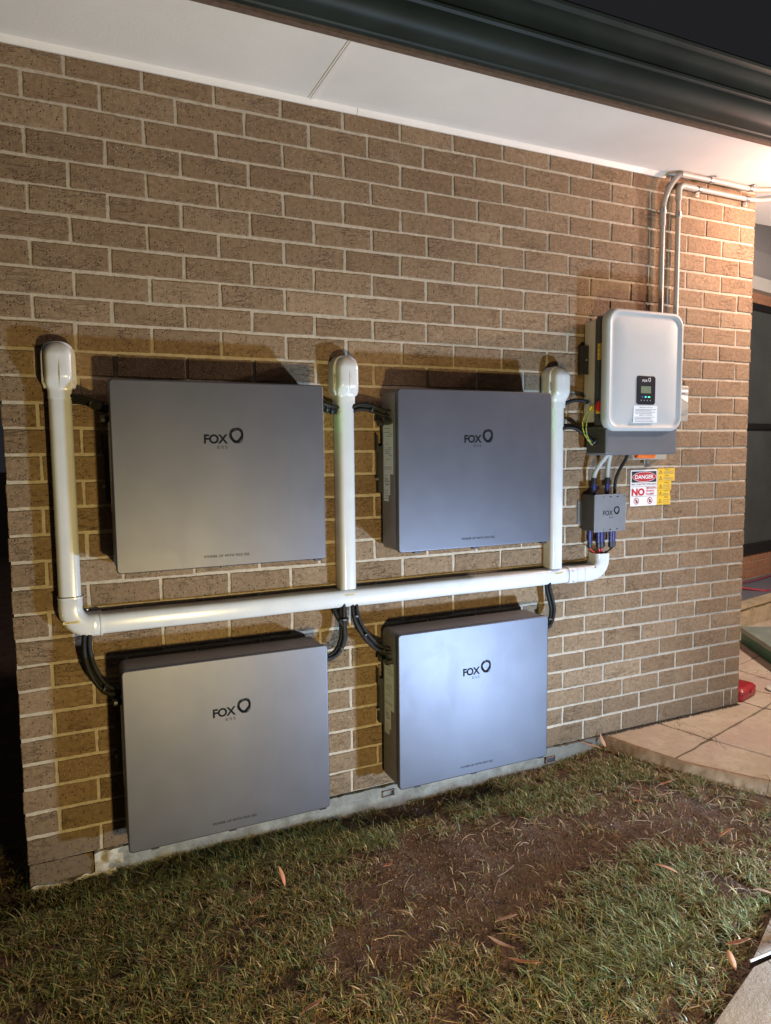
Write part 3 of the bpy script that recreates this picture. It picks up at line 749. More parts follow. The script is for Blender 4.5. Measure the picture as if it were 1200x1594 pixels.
def cap(parent, cx, seed=0):
    b = B(); zs = [-1.026, -1.012, -1.003, -.996, -.986, -.976, -.966, -.955, -.94, -.925, -.91, -.899]
    def sm(a, c_, x): t = min(1, max(0, (x-a)/(c_-a))); return t*t*(3-2*t)
    def hw(z): return .0372+(.0430-.0372)*sm(-1.002, -.982, z)
    def dep(z): return .0690+(.0940-.0690)*sm(-1.000, -.955, z)-.020*sm(-.895, -.848, z)**1.5
    def ring_(ins, fr):
        pts = [(cx+max(hw(z)-ins, .0006), max(z, -1.026)) for z in zs]
        R_ = .043-ins
        pts += [(cx+R_*math.copysign(abs(math.cos(math.radians(a)))**.75, math.cos(math.radians(a))), -.899+(.050-ins)*math.sin(math.radians(a))**.85) for a in range(9, 180, 9)]
        pts += [(cx-max(hw(z)-ins, .0006), z) for z in reversed(zs)]
        return [(x, -.002-dep(z)*fr, z+ZO) for x, z in pts]
    b.loft([ring_(0, 0), ring_(0, .30), ring_(.0005, .62), ring_(.0015, .80), ring_(.0045, .91), ring_(.009, .965), ring_(.015, .99), ring_(.022, 1.0), ring_(.030, 1.006), ring_(.034, 1.008), ring_(.0375, 1.009), ring_(.0405, 1.009)])
    b.build('hood', M['pvc'], parent, smooth=60)
    b = B(); out = []
    xw = .0520
    out = [(cx-xw+.006, -.994), (cx-xw, -.978)]+[(cx-xw, -.915)]
    out += [(cx+xw*math.copysign(abs(math.cos(math.radians(a)))**.75, math.cos(math.radians(a))), -.899+.0555*math.sin(math.radians(a))**.85) for a in range(175, 4, -9)]
    out += [(cx+xw, -.915), (cx+xw, -.978), (cx+xw-.006, -.994)]
    def rg(y, k): return [(cx+(x-cx)*k, y, ZO+(z+.92)*k-.92) for x, z in out]
    b.loft([rg(-.001, 1), rg(-.050, 1), rg(-.055, .988), rg(-.058, .965), rg(-.0585, .90)])
    b.build('flange', M['pvc'], parent, smooth=50)
    b = B(); b.tube([(cx+.007, -.0955, ZO-.955), (cx+.008, -.0965, ZO-.93), (cx+.008, -.0960, ZO-.895), (cx+.007, -.086, ZO-.868)], .0006, 6)
    b.build('seam', M['conduit'], parent)
    for dx in (-.046, .046): screw(parent, cx+dx, -.0560, -.974)
    screw(parent, cx, -.030, -.850)
def barcode(parent, x, z, w_=.020, h=.034, y=-.05):
    b = B(); zz = z
    while zz < z+h:
        t = random.uniform(.0008, .0022); b.add([(x, y, zz+ZO), (x, y-w_, zz+ZO), (x, y-w_, zz+t+ZO), (x, y, zz+t+ZO)], [(0, 1, 2, 3)]); zz += t+random.uniform(.0007, .0018)
    b.build('barcode', M['txt'], parent)
def joint_sticker(parent, x, z, y=-.0676, t=0.0):
    b = B(); b.add([(x, y, z+ZO), (x+.05, y, z+.001+ZO), (x+.05, y, z+.0095+ZO), (x, y, z+.0085+ZO)], [(0, 1, 2, 3)])
    s = b.build('duct_sticker', M['cream'], parent)
    text('print', 'SLIM DUCT', x+.006, z+.0025, y-.0004, width=.038, cap=.0045, mat=M['fascia'], parent=s, bold=.01)
main = thing('cable_duct', 'long white plastic duct along the wall with a left riser, elbows and hooded end', 'cable duct', loc=(0, 0, 0))
V1 = -.055
b = B(); duct(b, [(V1, -1.69), (V1, -1.35), (V1, -1.02)]); b.build('vertical_duct', M['pvc'], main, smooth=50)
cap(main, V1)
b = B()
EW = [(V1, -1.683), (V1, -1.690), (V1, -1.722)]
pth = EW+[(V1+.058-.058*math.cos(math.radians(a)), -1.722-.058*math.sin(math.radians(a))) for a in (12, 25, 40, 55, 70, 82)]+[(.012, HZ), (.034, HZ), (.036, HZ)]
scl = [(.076, .070, .019)]*len(pth); scl[0] = (.074, .068, .018); scl[-1] = (.074, .068, .018)
duct(b, pth, scale=scl)
b.build('elbow', M['pvc'], main, smooth=50)
b = B(); duct(b, [(.034, HZ), (.041, HZ)], .0785, .072, .019); b.build('elbow_collar', M['pvc'], main, smooth=50)
b = B(); duct(b, [(V1, -1.683), (V1, -1.678)], .0785, .072, .019); b.build('elbow_collar', M['pvc'], main, smooth=50)
for x, z in ((-.080, -1.732), (-.004, -1.722), (-.000, -1.806)): screw(main, x, -.068, z)
joint_sticker(main, -.080, -1.765, -.0736)
b = B(); duct(b, [(.036, HZ)]+[(x/10, HZ+.0008*math.sin(x)) for x in range(2, 20)]+[(2.006, HZ)]); b.build('horizontal_duct', M['pvc'], main, smooth=50)
b = B(); duct(b, [(2.006, HZ), (2.007, HZ), (2.053, HZ), (2.054, HZ), (2.055, HZ), (2.098, HZ)], scale=[(.074, .068, .018), (.077, .071, .019), (.077, .071, .019), (.0785, .0725, .019), (.0745, .0685, .018), (.0745, .0685, .018)])
b.build('coupler', M['pvc'], main, smooth=50)
for x, z in ((2.025, HZ+.022), (2.028, HZ-.025)): screw(main, x, -.072, z)
b = B(); pth = [(2.098, HZ), (2.100, HZ), (2.128, HZ)]+[(2.150+.062*math.sin(math.radians(a)), HZ+.062-.062*math.cos(math.radians(a))) for a in (0, 15, 30, 45, 60, 75, 90)]+[(2.212, -1.700), (2.212, -1.692)]
duct(b, pth, .076, .070, .019); b.build('elbow', M['pvc'], main, smooth=50)
b = B(); duct(b, [(2.212, -1.694), (2.212, -1.6915)], .068, .062, .016); b.build('elbow_mouth', M['blk'], main)
for x, z in ((2.158, -1.752), (2.160, -1.812)): screw(main, x, -.071, z)
joint_sticker(main, .912, -1.769); joint_sticker(main, 1.925, -1.768)
b = B(); b.add([(.936, -.0675, ZO-1.768), (.938, -.0675, ZO-1.768), (.938, -.0675, ZO-1.760), (.936, -.0675, ZO-1.760)], [(0, 1, 2, 3)])
for cx, lab in ((.938, 'white duct riser with hooded top between the two upper cabinets'), (1.944, 'white duct riser with hooded top right of the upper right cabinet')):
    rz_ = thing('duct_riser', lab, 'duct riser', 'short duct risers standing on the long duct', loc=(0, 0, 0))
    b = B(); duct(b, [(cx, -1.7425), (cx, -1.35), (cx, -1.02)], .066); b.build('vertical_duct', M['pvc'], rz_, smooth=50)
    cap(rz_, cx); barcode(rz_, cx-.0480, -.950)

# ================================================================== BATTERY CABINETS
BW, BH, D0, D1 = .716, .625, -.030, -.180
def ring_logo(b, cx, cz, s, y, thin=True):
    """three loosely nested rounded loops"""
    n = 48
    def loop(ox, oz, a, tri, rot, t0, t1, tph):
        vo, vi = [], []
        for k in range(n):
            th = 2*math.pi*k/n; r = a*(1+tri*math.cos(3*(th-rot))); t = t0+(t1-t0)*(.5+.5*math.cos(th-tph))
            for lst, rr in ((vo, r), (vi, r-t)): lst.append((cx+s*(ox+rr*math.cos(th)), y, cz+ZO+s*(oz+rr*math.sin(th)*1.08)))
        b.add(vo+vi, [(k, (k+1) % n, (k+1) % n+n, k+n) for k in range(n)])
    loop(0, 0, .50, .06, math.radians(25), .045, .20, math.radians(-60))
    loop(-.02, .015, .40, .05, math.radians(40), .03, .11, math.radians(170))
    loop(.03, -.01, .515, .07, math.radians(60), .03, .05, 0)
    if thin: loop(-.035, .02, .47, .05, math.radians(10), .025, .035, 1)
def make_battery(label, X0, ZT, proto=None):
    """origin at the cabinet's lower left rear corner"""
    t = thing('battery_cabinet', label, 'battery cabinet', 'grey wall mounted battery cabinets', loc=(X0, 0, ZO+ZT-BH))
    return t
def local(o, org):
    for v in o.data.vertices: v.co -= org
    return o
X0, ZT = .085, -.970; org = Vector((X0, 0, ZO+ZT-BH))
bat = make_battery('graphite battery cabinet at the upper left, its lower left corner glowing yellowish', X0, ZT)
b = B(); plate(b, X0+.002, X0+BW-.002, ZT-BH+.002, ZT-.002, D0, -.156, .020, .0015, 6)
body = b.build('case', M['case'], bat, smooth=40)
c = B(); c.box(X0-.02, X0+.07, -.1475, -.044, ZO+ZT-.100, ZO+ZT-.020)
cut = c.build('cutter', M['black'])
md = body.modifiers.new('b', 'BOOLEAN'); md.operation = 'DIFFERENCE'; md.solver = 'EXACT'; md.object = cut
dg = bpy.context.evaluated_depsgraph_get(); nm = bpy.data.meshes.new_from_object(body.evaluated_get(dg))
body.modifiers.clear(); body.data = nm; bpy.data.objects.remove(cut); local(body, org)
bx = lambda *a: B().box(*a)
rc = B(); rc.box(X0+.0690, X0+.0696, -.147, -.0445, ZO+ZT-.0995, ZO+ZT-.0205)
rc.box(X0+.004, X0+.0688, -.0456, -.0446, ZO+ZT-.0990, ZO+ZT-.0210); rc.box(X0+.004, X0+.0688, -.1470, -.1460, ZO+ZT-.0990, ZO+ZT-.0210)
rc.box(X0+.004, X0+.0688, -.1458, -.0458, ZO+ZT-.0215, ZO+ZT-.0205); rc.box(X0+.004, X0+.0688, -.1458, -.0458, ZO+ZT-.0995, ZO+ZT-.0985)
local(rc.build('handle_recess', M['black'], bat), org)
pl = B(); pl.tube([(X0+.055, -.125, ZO+ZT-.030), (X0+.030, -.125, ZO+ZT-.034)], .007, 12); pl.box(X0+.03, X0+.05, -.112, -.104, ZO+ZT-.085, ZO+ZT-.035)
local(pl.build('handle_bolt', M['screw'], bat, smooth=True), org)
pl = B(); pl.box(X0+.012, X0+.06, -.142, -.118, ZO+ZT-.096, ZO+ZT-.076); pl.tube([(X0+.03, -.075, ZO+ZT-.086), (X0-.018, -.075, ZO+ZT-.084)], .012, 12); pl.tube([(X0+.03, -.104, ZO+ZT-.086), (X0-.012, -.104, ZO+ZT-.084)], .011, 12)
local(pl.build('cable_plug', M['black'], bat, smooth=True), org)
cv = B(); plate(cv, X0, X0+BW, ZT-BH, ZT, -.1562, D1, .014, .0035, 6, bevback=True)
local(cv.build('front_cover', M['cover'], bat, smooth=60), org)
lg = text('lettering', 'FOX', X0+.291, ZT-.206, D1-.0006, width=.080, cap=.0315, mat=M['ink'], parent=bat, bold=.032, spacing=.95); local(lg, org)
b = B(); ring_logo(b, X0+.400, ZT-.178, .047, D1-.0006); local(b.build('emblem', M['ink'], bat), org)
e = text('lettering', 'ESS', X0+.335, ZT-.2225, D1-.0006, width=.034, cap=.0095, mat=M['inkthin'], parent=bat, spacing=1.3); local(e, org)
e = text('slogan', 'POWER UP WITH FOX ESS', X0+.280, ZT-.592, D1-.0006, width=.154, cap=.0085, mat=M['ink'], parent=bat, bold=.012, spacing=1.15); local(e, org)
for i, (yy, zz) in enumerate(((-.046, -.124), (-.110, -.122))):
    k = B(); k.tube([(X0+.004, yy, ZO+ZT+zz), (X0-.004, yy, ZO+ZT+zz), (X0-.006, yy, ZO+ZT+zz), (X0-.022, yy, ZO+ZT+zz), (X0-.024, yy, ZO+ZT+zz)], [.011, .011, .0135, .0135, .011], 10)
    local(k.build('cap_knob', M['black'], bat, smooth=30), org)
# side data labels
def side_label(y0, y1, z0, z1, name, rows, icon=False):
    b = B(); xx = X0+.0012
    b.add([(xx, y0, ZO+ZT+z0), (xx, y1, ZO+ZT+z0), (xx, y1, ZO+ZT+z1), (xx, y0, ZO+ZT+z1)], [(0, 1, 2, 3)], 0)
    random.seed(int(abs(z0)*1000)); xx = X0+.0008
    for k in range(rows):
        zz = z0+(z1-z0)*(k+.5)/rows; l = random.uniform(.25, .8); a = random.uniform(.05, .95-l)
        if random.random() < .25: continue
        b.add([(xx, y0+(y1-y0)*a, ZO+ZT+zz), (xx, y0+(y1-y0)*(a+l), ZO+ZT+zz), (xx, y0+(y1-y0)*(a+l), ZO+ZT+zz+.0022), (xx, y0+(y1-y0)*a, ZO+ZT+zz+.0022)], [(0, 1, 2, 3)], 1)
    if icon:
        cy = (y0+y1)/2; cz = z0+(z1-z0)*.62
        for r0 in range(12):
            a, c_ = 2*math.pi*r0/12, 2*math.pi*(r0+1)/12
            b.add([(xx, cy+.014*math.cos(a), ZO+ZT+cz+.014*math.sin(a)), (xx, cy+.014*math.cos(c_), ZO+ZT+cz+.014*math.sin(c_)), (xx, cy+.011*math.cos(c_), ZO+ZT+cz+.011*math.sin(c_)), (xx, cy+.011*math.cos(a), ZO+ZT+cz+.011*math.sin(a))], [(0, 1, 2, 3)], 1)
    local(b.build(name, [M['paper'], M['txt']], bat, flip=False), org)
side_label(-.044, -.134, -.325, -.130, 'data_label', 26); side_label(-.044, -.104, -.407, -.325, 'data_label', 7, True); side_label(-.044, -.088, -.432, -.407, 'data_label', 4)
bk = B(); bk.box(X0-.014, X0+.03, -.030, -.004, ZO+ZT-.40, ZO+ZT-.215); bk.box(X0-.020, X0-.0142, -.030, -.010, ZO+ZT-.24, ZO+ZT-.17)
bk.box(X0+.06, X0+BW-.06, -.0298, -.002, ZO+ZT-.42, ZO+ZT-.36); bk.box(X0+.06, X0+BW-.06, -.0298, -.002, ZO+ZT-.20, ZO+ZT-.14)
local(bk.build('mounting_bracket', M['black'], bat), org)
sc = B(); sc.tube([(X0-.012, -.022, ZO+ZT-.345), (X0-.022, -.022, ZO+ZT-.345)], .006, 8); local(sc.build('bracket_bolt', M['screw'], bat, smooth=True), org)
for xx in (.085, .350, .690):
    f_ = B(); f_.box(X0+xx-.013, X0+xx+.013, -.172, -.148, ZO+ZT-BH-.0075, ZO+ZT-BH+.003); f_.box(X0+xx+.004, X0+xx+.010, -.1735, -.1722, ZO+ZT-BH-.006, ZO+ZT-BH-.001)
    local(f_.build('foot_clip', M['black'], bat), org)
ld = B(); ld.box(X0+BW-.0015, X0+BW+.0004, -.120, -.112, ZO+ZT-.16, ZO+ZT-.06); local(ld.build('status_light', M['side_g'], bat), org)
pg = B(); pg.tube([(X0+BW-.004, -.075, ZO+ZT-.075), (X0+BW+.020, -.075, ZO+ZT-.073)], .010, 12); local(pg.build('cable_plug', M['black'], bat, smooth=True), org)
def copy_tree(o, parent=None):
    c_ = o.copy(); COL.objects.link(c_); c_.parent = parent
    for ch in list(o.children): copy_tree(ch, c_)
    return c_
for lab, x, z in (('graphite battery cabinet at the lower left beneath the long white duct', .085, -1.917),
                  ('graphite battery cabinet at the upper right, between the two short duct risers', 1.097, -.972),
                  ('bluish lit battery cabinet at the lower right, nearest the stone paving', 1.091, -1.917)):
    q = copy_tree(bat); q.location = (x, 0, ZO+z-BH); q['label'] = lab

# ================================================================== CABLES
def cable_bundle(label, paths, r=.0065, ties=(), cat='cables', mat='rubber'):
    t = thing('cable_bundle', label, cat, 'black cable bundles')
    for p in paths:
        rr = r
        if isinstance(p, tuple) and isinstance(p[0], list): p, rr = p
        b = B(); b.tube(catmull([(x, y, z+ZO) for x, y, z in p], 8), rr, 10); b.build('cable', M[mat], t, smooth=True)
    for (x, y, z, R_, ax) in ties:
        b = B(); a = Vector(ax).normalized(); c_ = Vector((x, y, z+ZO)); b.tube([c_-a*.003, c_+a*.003], R_, 12)
        u = a.orthogonal().normalized(); b.tube([c_+u*R_, c_+u*(R_+.010)], .0022, 6); b.build('cable_tie', M['black'], t)
    return t
def offs(p, dx, dy, dz): return [(x+dx, y+dy, z+dz) for x, y, z in p]
pA = [(-.03, -.045, -1.026), (.0, -.06, -1.028), (.03, -.072, -1.036), (.058, -.080, -1.052), (.082, -.085, -1.056)]
cable_bundle('black cables from the left riser into the upper left cabinet', [pA, offs(pA, 0, -.012, .008), offs(pA, .004, .008, -.010)], .007, [(.035, -.078, -1.040, .016, (1, 0, -.4))])
pA2 = [(.800, -.075, -1.043), (.830, -.078, -1.040), (.860, -.070, -1.048), (.885, -.055, -1.050), (.912, -.04, -1.050)]
cable_bundle('short black cables between the upper left cabinet and the middle riser', [pA2, offs(pA2, 0, -.010, .010), offs(pA2, 0, .010, -.008)], .006, [(.850, -.075, -1.046, .015, (1, 0, 0)), (.875, -.062, -1.052, .015, (1, 0, 0))])
pC = [(.955, -.045, -1.050), (.985, -.058, -1.034), (1.02, -.068, -1.036), (1.055, -.078, -1.048), (1.09, -.088, -1.060), (1.13, -.10, -1.058)]
cable_bundle('black cables from the middle riser into the open side of the upper right cabinet', [pC, offs(pC, 0, -.012, .006), offs(pC, 0, .012, -.008), offs(pC, .0, -.005, -.012)], .007, [(1.035, -.074, -1.042, .018, (1, 0, -.3))])
pB = [(-.012, -.045, -1.79), (-.016, -.055, -1.84), (-.014, -.060, -1.88), (.000, -.065, -1.935), (.028, -.070, -1.985), (.058, -.078, -2.006), (.092, -.085, -2.006)]
cable_bundle('black cables dropping from the duct elbow into the lower left cabinet', [pB, offs(pB, .013, -.010, .006), offs(pB, -.004, -.012, -.006), offs(pB, .010, .006, .0)], .0085, [(.036, -.080, -1.992, .020, (1, 0, -.5))])
sB = B()
pB2 = [(.925, -.045, -1.79), (.922, -.050, -1.83), (.918, -.058, -1.88), (.915, -.066, -1.93), (.895, -.075, -1.972), (.860, -.082, -1.995), (.800, -.085, -1.996)]
pB3 = [(.868, -.04, -1.79), (.885, -.062, -1.845), (.905, -.070, -1.885), (.912, -.078, -1.93), (.886, -.085, -1.975), (.850, -.09, -1.998), (.800, -.09, -1.998)]
cable_bundle('thick black cables looping from the duct to the right side of the lower left cabinet', [pB2, offs(pB2, -.018, -.004, .008), offs(pB2, -.010, -.014, .0), pB3], .0080,
             [(.907, -.066, -1.856, .024, (0, 0, 1)), (.893, -.078, -1.968, .022, (.6, 0, .8))])
pD = [(.958, -.045, -1.79), (.957, -.055, -1.835), (.968, -.062, -1.880), (.998, -.070, -1.935), (1.035, -.080, -1.976), (1.080, -.092, -1.996), (1.130, -.10, -2.000)]
cable_bundle('black cables from the duct into the left side of the lower right cabinet', [pD, offs(pD, .011, -.008, .006), offs(pD, -.006, -.010, -.004)], .0075,
             [(.962, -.062, -1.850, .017, (.1, 0, 1)), (.995, -.074, -1.925, .017, (.5, 0, -.9)), (1.062, -.092, -1.992, .018, (.9, 0, -.3))])
pD2 = [(1.915, -.040, -1.79), (1.912, -.050, -1.83), (1.922, -.056, -1.88), (1.928, -.062, -1.93), (1.905, -.072, -1.985), (1.86, -.08, -2.01), (1.80, -.085, -2.01)]
cable_bundle('black cables hanging from the duct behind the right edge of the lower right cabinet', [pD2, offs(pD2, -.020, -.006, 0), offs(pD2, -.008, -.014, .004)], .0080, [(1.900, -.070, -1.965, .020, (.2, 0, 1))])
pU = [(1.955, -.045, -1.022), (1.985, -.060, -1.004), (2.02, -.070, -.992), (2.06, -.075, -.992), (2.092, -.078, -1.000)]
cable_bundle('upper black cable curving from the right riser to the pale grey inverter side', [(pU, .0085)], ties=[])
pL = [(1.955, -.045, -1.112), (1.985, -.060, -1.102), (2.020, -.072, -1.106), (2.055, -.082, -1.128), (2.090, -.090, -1.156), (2.125, -.096, -1.178)]
cable_bundle('lower pair of black cables sagging from the right riser into the inverter base', [pL, offs(pL, 0, -.010, -.010)], .0085, [(2.105, -.102, -1.172, .018, (1, 0, -.8))])
ew = thing('earth_wires', 'thin green and yellow earth wires looping beside the inverter', 'earth wires')
for dx, q in ((0, 1), (.022, .55)):
    P = catmull([(x, y, z+ZO) for x, y, z in [(2.098+.0*dx, -.104, -1.008), (2.078+dx*.4, -.108, -1.028), (2.046+dx, -.112, -1.060), (2.034+dx, -.112, -1.098), (2.046+dx*.6, -.110, -1.138), (2.072+dx*.3, -.106, -1.168), (2.100, -.102, -1.190)]], 8)
    for k in range(2):
        PP = [p+Vector((.0014*math.cos(i*1.1+k*math.pi), .0014*math.sin(i*1.1+k*math.pi), 0)) for i, p in enumerate(P)]
        b = B(); b.tube(PP, .0019, 6); b.build('wire', M['gyellow' if k else 'green'], ew, smooth=True)
b = B(); b.tube([(2.085, -.108, ZO-1.020), (2.073, -.110, ZO-1.036)], .004, 8); b.tube([(2.097, -.106, ZO-1.018), (2.093, -.110, ZO-1.040)], .004, 8); b.build('lug', M['yellow'], ew, smooth=True)

# ================================================================== INVERTER
inv = thing('inverter', 'large pale grey inverter with small display and dark base on the brick wall', 'inverter', loc=(2.126, 0, ZO-1.236))
IO = Vector((2.126, 0, ZO-1.236))
def ib(b, name, mat, smooth=False, parent=None, flip=True):
    o = b.build(name, mat, parent or inv, smooth=smooth, flip=flip)
    for v in o.data.vertices: v.co -= IO
    return o
b = B(); plate(b, 2.126, 2.50, -1.086, -.634, -.012, -.092, .006, .002, 3); ib(b, 'rear_housing', M['grey2'], 40)
b = B(); plate(b, 2.118, 2.533, -1.110, -.622, -.0922, -.152, .020, .006, 5); ib(b, 'heatsink_body', M['char'], 45)
b = B(); plate(b, 2.112, 2.535, -1.236, -1.108, -.050, -.176, .014, .008, 5); ib(b, 'wiring_cover', M['slate'], 45)
b = B(); b.box(2.1114, 2.1122, -.170, -.052, ZO-1.226, ZO-1.118); ib(b, 'cover_side', M['char'])
b = B(); b.tube([(2.534, -.10, ZO-1.165), (2.545, -.10, ZO-1.165)], .012, 10); ib(b, 'side_bolt', M['screw'], True)
# dished front cover
def rr3(i, y, r): return [(x, y, z+ZO) for x, z in rrect(2.093+i, 2.544-i, -1.131+i, -.600-i, r, 9)]
b = B(); b.loft([rr3(.010, -.150, .055), rr3(.001, -.158, .060), rr3(0, -.166, .060), rr3(.0015, -.183, .060), rr3(.005, -.192, .058), rr3(.011, -.196, .054), rr3(.018, -.1955, .050), rr3(.023, -.191, .046), rr3(.028, -.1885, .043), rr3(.040, -.190, .038), rr3(.065, -.1935, .030), rr3(.11, -.195, .02)])
ib(b, 'front_cover', M['grey'], 60)
dsp = B(); plate(dsp, 2.262, 2.372, -1.013, -.887, -.1945, -.1975, .012, .001, 5); d_ = ib(dsp, 'display_panel', M['panel'], 50)
def rel(o):
    for v in o.data.vertices: v.co -= IO
    return o
YD = -.1980
b = B(); b.add([(2.286, YD, ZO-.963), (2.345, YD, ZO-.963), (2.345, YD, ZO-.932), (2.286, YD, ZO-.932)], [(0, 1, 2, 3)]); ib(b, 'screen', M['lcd'], parent=d_)
rel(text('lettering', 'FOX', 2.294, -.9135, YD, width=.029, cap=.0105, mat=M['white'], parent=d_, bold=.02))
b = B(); ring_logo(b, 2.335, -.9035, .0155, YD, False); ib(b, 'emblem', M['white'], parent=d_)
for x, mt, w_ in ((2.295, 'led_dim', .003), (2.314, 'led_c', .0045), (2.334, 'led_g', .0055)):
    b = B(); b.add([(x-w_, YD, ZO-.9815), (x+w_, YD, ZO-.9815), (x+w_*1.2, YD, ZO-.9775), (x-w_, YD, ZO-.9775)], [(0, 1, 2, 3)]); ib(b, 'indicator_light', M[mt], parent=d_)
b = B()
for k, x in enumerate((2.286, 2.304, 2.322, 2.340)):
    b.add([(x, YD, ZO-.9950), (x+.005, YD, ZO-.9950), (x+.005, YD, ZO-.9940), (x, YD, ZO-.9940)], [(0, 1, 2, 3)]); b.add([(x+.002, YD, ZO-.9970), (x+.0035, YD, ZO-.9970), (x+.0035, YD, ZO-.9920), (x+.002, YD, ZO-.9920)], [(0, 1, 2, 3)])
ib(b, 'button_icons', M['white'], parent=d_)
b = B(); b.add([(2.245, -.1958, ZO-1.094), (2.387, -.1958, ZO-1.092), (2.387, -.1958, ZO-1.017), (2.249, -.1958, ZO-1.018)], [(0, 1, 2, 3)]); lb = ib(b, 'notice_label', M['paperb'])
rel(text('heading', 'OPERATION CHECK LIST', 2.280, -1.028, -.1963, width=.08, cap=.0050, mat=M['txt'], parent=lb, bold=.01)); rel(text('heading', 'EMERGENCY SHUTDOWN', 2.280, -1.062, -.1963, width=.078, cap=.0050, mat=M['txt'], parent=lb, bold=.01))
b = B(); lines(b, [(2.256, 2.380, -1.036, .0022), (2.258, 2.350, -1.041, .0022), (2.256, 2.375, -1.047, .0022), (2.258, 2.355, -1.053, .0022), (2.254, 2.372, -1.070, .0022), (2.254, 2.350, -1.076, .0022), (2.254, 2.362, -1.082, .0022), (2.254, 2.366, -1.089, .0024)], -.1963); ib(b, 'small_print', M['txt'], parent=lb)
b = B(); b.box(2.1165, 2.1175, -.150, -.108, ZO-.815, ZO-.745); ib(b, 'warning_label', M['yellow'])
b = B()
for k in range(3): b.add([(2.1160, -.112, ZO-.765-k*.02), (2.1160, -.122, ZO-.765-k*.02), (2.1160, -.117, ZO-.756-k*.02)], [(0, 1, 2)])
for k in range(7): b.add([(2.1160, -.127, ZO-.757-k*.008), (2.1160, -.146, ZO-.757-k*.008), (2.1160, -.146, ZO-.7548-k*.008), (2.1160, -.127, ZO-.7548-k*.008)], [(0, 1, 2, 3)])
ib(b, 'label_print', M['txt'], flip=False)
b = B(); b.tube([(2.120, -.134, ZO-1.020), (2.108, -.134, ZO-1.020), (2.104, -.134, ZO-1.020)], [.024, .024, .022], 20); sw = ib(b, 'isolator_knob', M['swred'], 40)
b = B(); b.box(2.0975, 2.1045, -.139, -.129, ZO-1.038, ZO-1.002); ib(b, 'grip', M['swred'], parent=sw)
b = B(); b.box(2.1070, 2.1175, -.156, -.112, ZO-1.052, ZO-1.030); ib(b, 'switch_plate', M['yellow'])
# black angle beside the rear housing
b = B(); b.box(2.094, 2.1255, -.040, -.034, ZO-.872, ZO-.744); b.box(2.094, 2.099, -.034, -.004, ZO-.872, ZO-.744); br = ib(b, 'side_bracket', M['black'])
b = B(); b.tube([(2.110, -.040, ZO-.808), (2.110, -.045, ZO-.808)], .005, 8); ib(b, 'bolt', M['screw'], parent=br, smooth=True)

# enclosure peeping out below and the isolator to the right
en = thing('enclosure', 'beige electrical enclosure mostly hidden behind the lower edge of the inverter', 'enclosure')
b = B(); plate(b, 2.395, 2.61, -1.262, -1.02, -.004, -.046, .008, .003, 3); b.build('box', M['beige'], en, smooth=40)
b = B(); b.tube([(2.40, -.060, ZO-1.240), (2.51, -.060, ZO-1.243)], .014, 12); b.build('orange_conduit', M['orange'], en, smooth=True)
b = B(); b.tube([(2.492, -.040, ZO-1.262), (2.492, -.040, ZO-1.284)], .009, 10); b.box(2.482, 2.502, -.052, -.030, ZO-1.296, ZO-1.284); b.build('cable_clamp', M['screw'], en, smooth=30)
iso = thing('isolator_switch', 'small beige isolator switch on the brick behind the inverter right edge', 'isolator switch')
b = B(); plate(b, 2.66, 2.752, -1.078, -.905, -.002, -.040, .006, .003, 3); b.build('back_plate', M['beige'], iso, smooth=40)
b = B(); b.loft([[(2.665, -.040, ZO-.945), (2.748, -.040, ZO-.955), (2.748, -.040, ZO-1.045), (2.665, -.040, ZO-1.060)], [(2.672, -.054, ZO-.960), (2.735, -.052, ZO-.985), (2.735, -.052, ZO-1.015), (2.672, -.054, ZO-1.040)]]); b.build('cover', M['beige'], iso)
b = B(); b.box(2.680, 2.738, -.050, -.040, ZO-.938, ZO-.925); b.build('name_strip', M['white'], iso)
for z in (-.912, -1.069): screw(iso, 2.742, -.039, z)
screw(iso, 2.672, -.039, -1.069)

# ================================================================== JUNCTION BOX
jb = thing('junction_box', 'small dark grey junction box with six glands beneath the inverter', 'junction box')
b = B(); plate(b, 2.122, 2.304, -1.584, -1.416, -.012, -.095, .006, .002, 4); b.build('box', M['char'], jb, smooth=40)
b = B(); plate(b, 2.120, 2.306, -1.586, -1.414, -.0952, -.101, .006, .0018, 4); b.build('lid', M['jbox'], jb, smooth=40)
text('lettering', 'FOX', 2.170, -1.511, -.1015, width=.056, cap=.0225, mat=M['ink'], parent=jb, bold=.012)
b = B(); ring_logo(b, 2.250, -1.489, .033, -.1015, False); b.build('emblem', M['ink'], jb)
text('lettering', 'ESS', 2.206, -1.524, -.1015, width=.022, cap=.006, mat=M['inkthin'], parent=jb)
b = B()
for x in (2.172, 2.213, 2.254):
    for z in (-1.426, -1.576):
        b.box(x-(.002 if x < 2.2 else .0055), x+(.002 if x < 2.2 else .0055), -.1018, -.1012, ZO+z-.002, ZO+z+.002)
b.build('slot_marks', M['ink'], jb)
for x in (2.130, 2.296):
    for z in (-1.424, -1.576): screw(jb, x, -.1005, z, r=.0028)
b = B(); plate(b, 2.104, 2.128, -1.558, -1.444, -.002, -.006, .006, .001, 3); b.box(2.1215, 2.1245, -.013, -.006, ZO-1.55, ZO-1.45); b.build('mounting_tab', M['slate'], jb, smooth=40)
screw(jb, 2.112, -.006, -1.456); screw(jb, 2.112, -.006, -1.546)
gl = [(2.146, -.042), (2.176, -.066), (2.202, -.058), (2.224, -.040), (2.250, -.066), (2.276, -.054)]
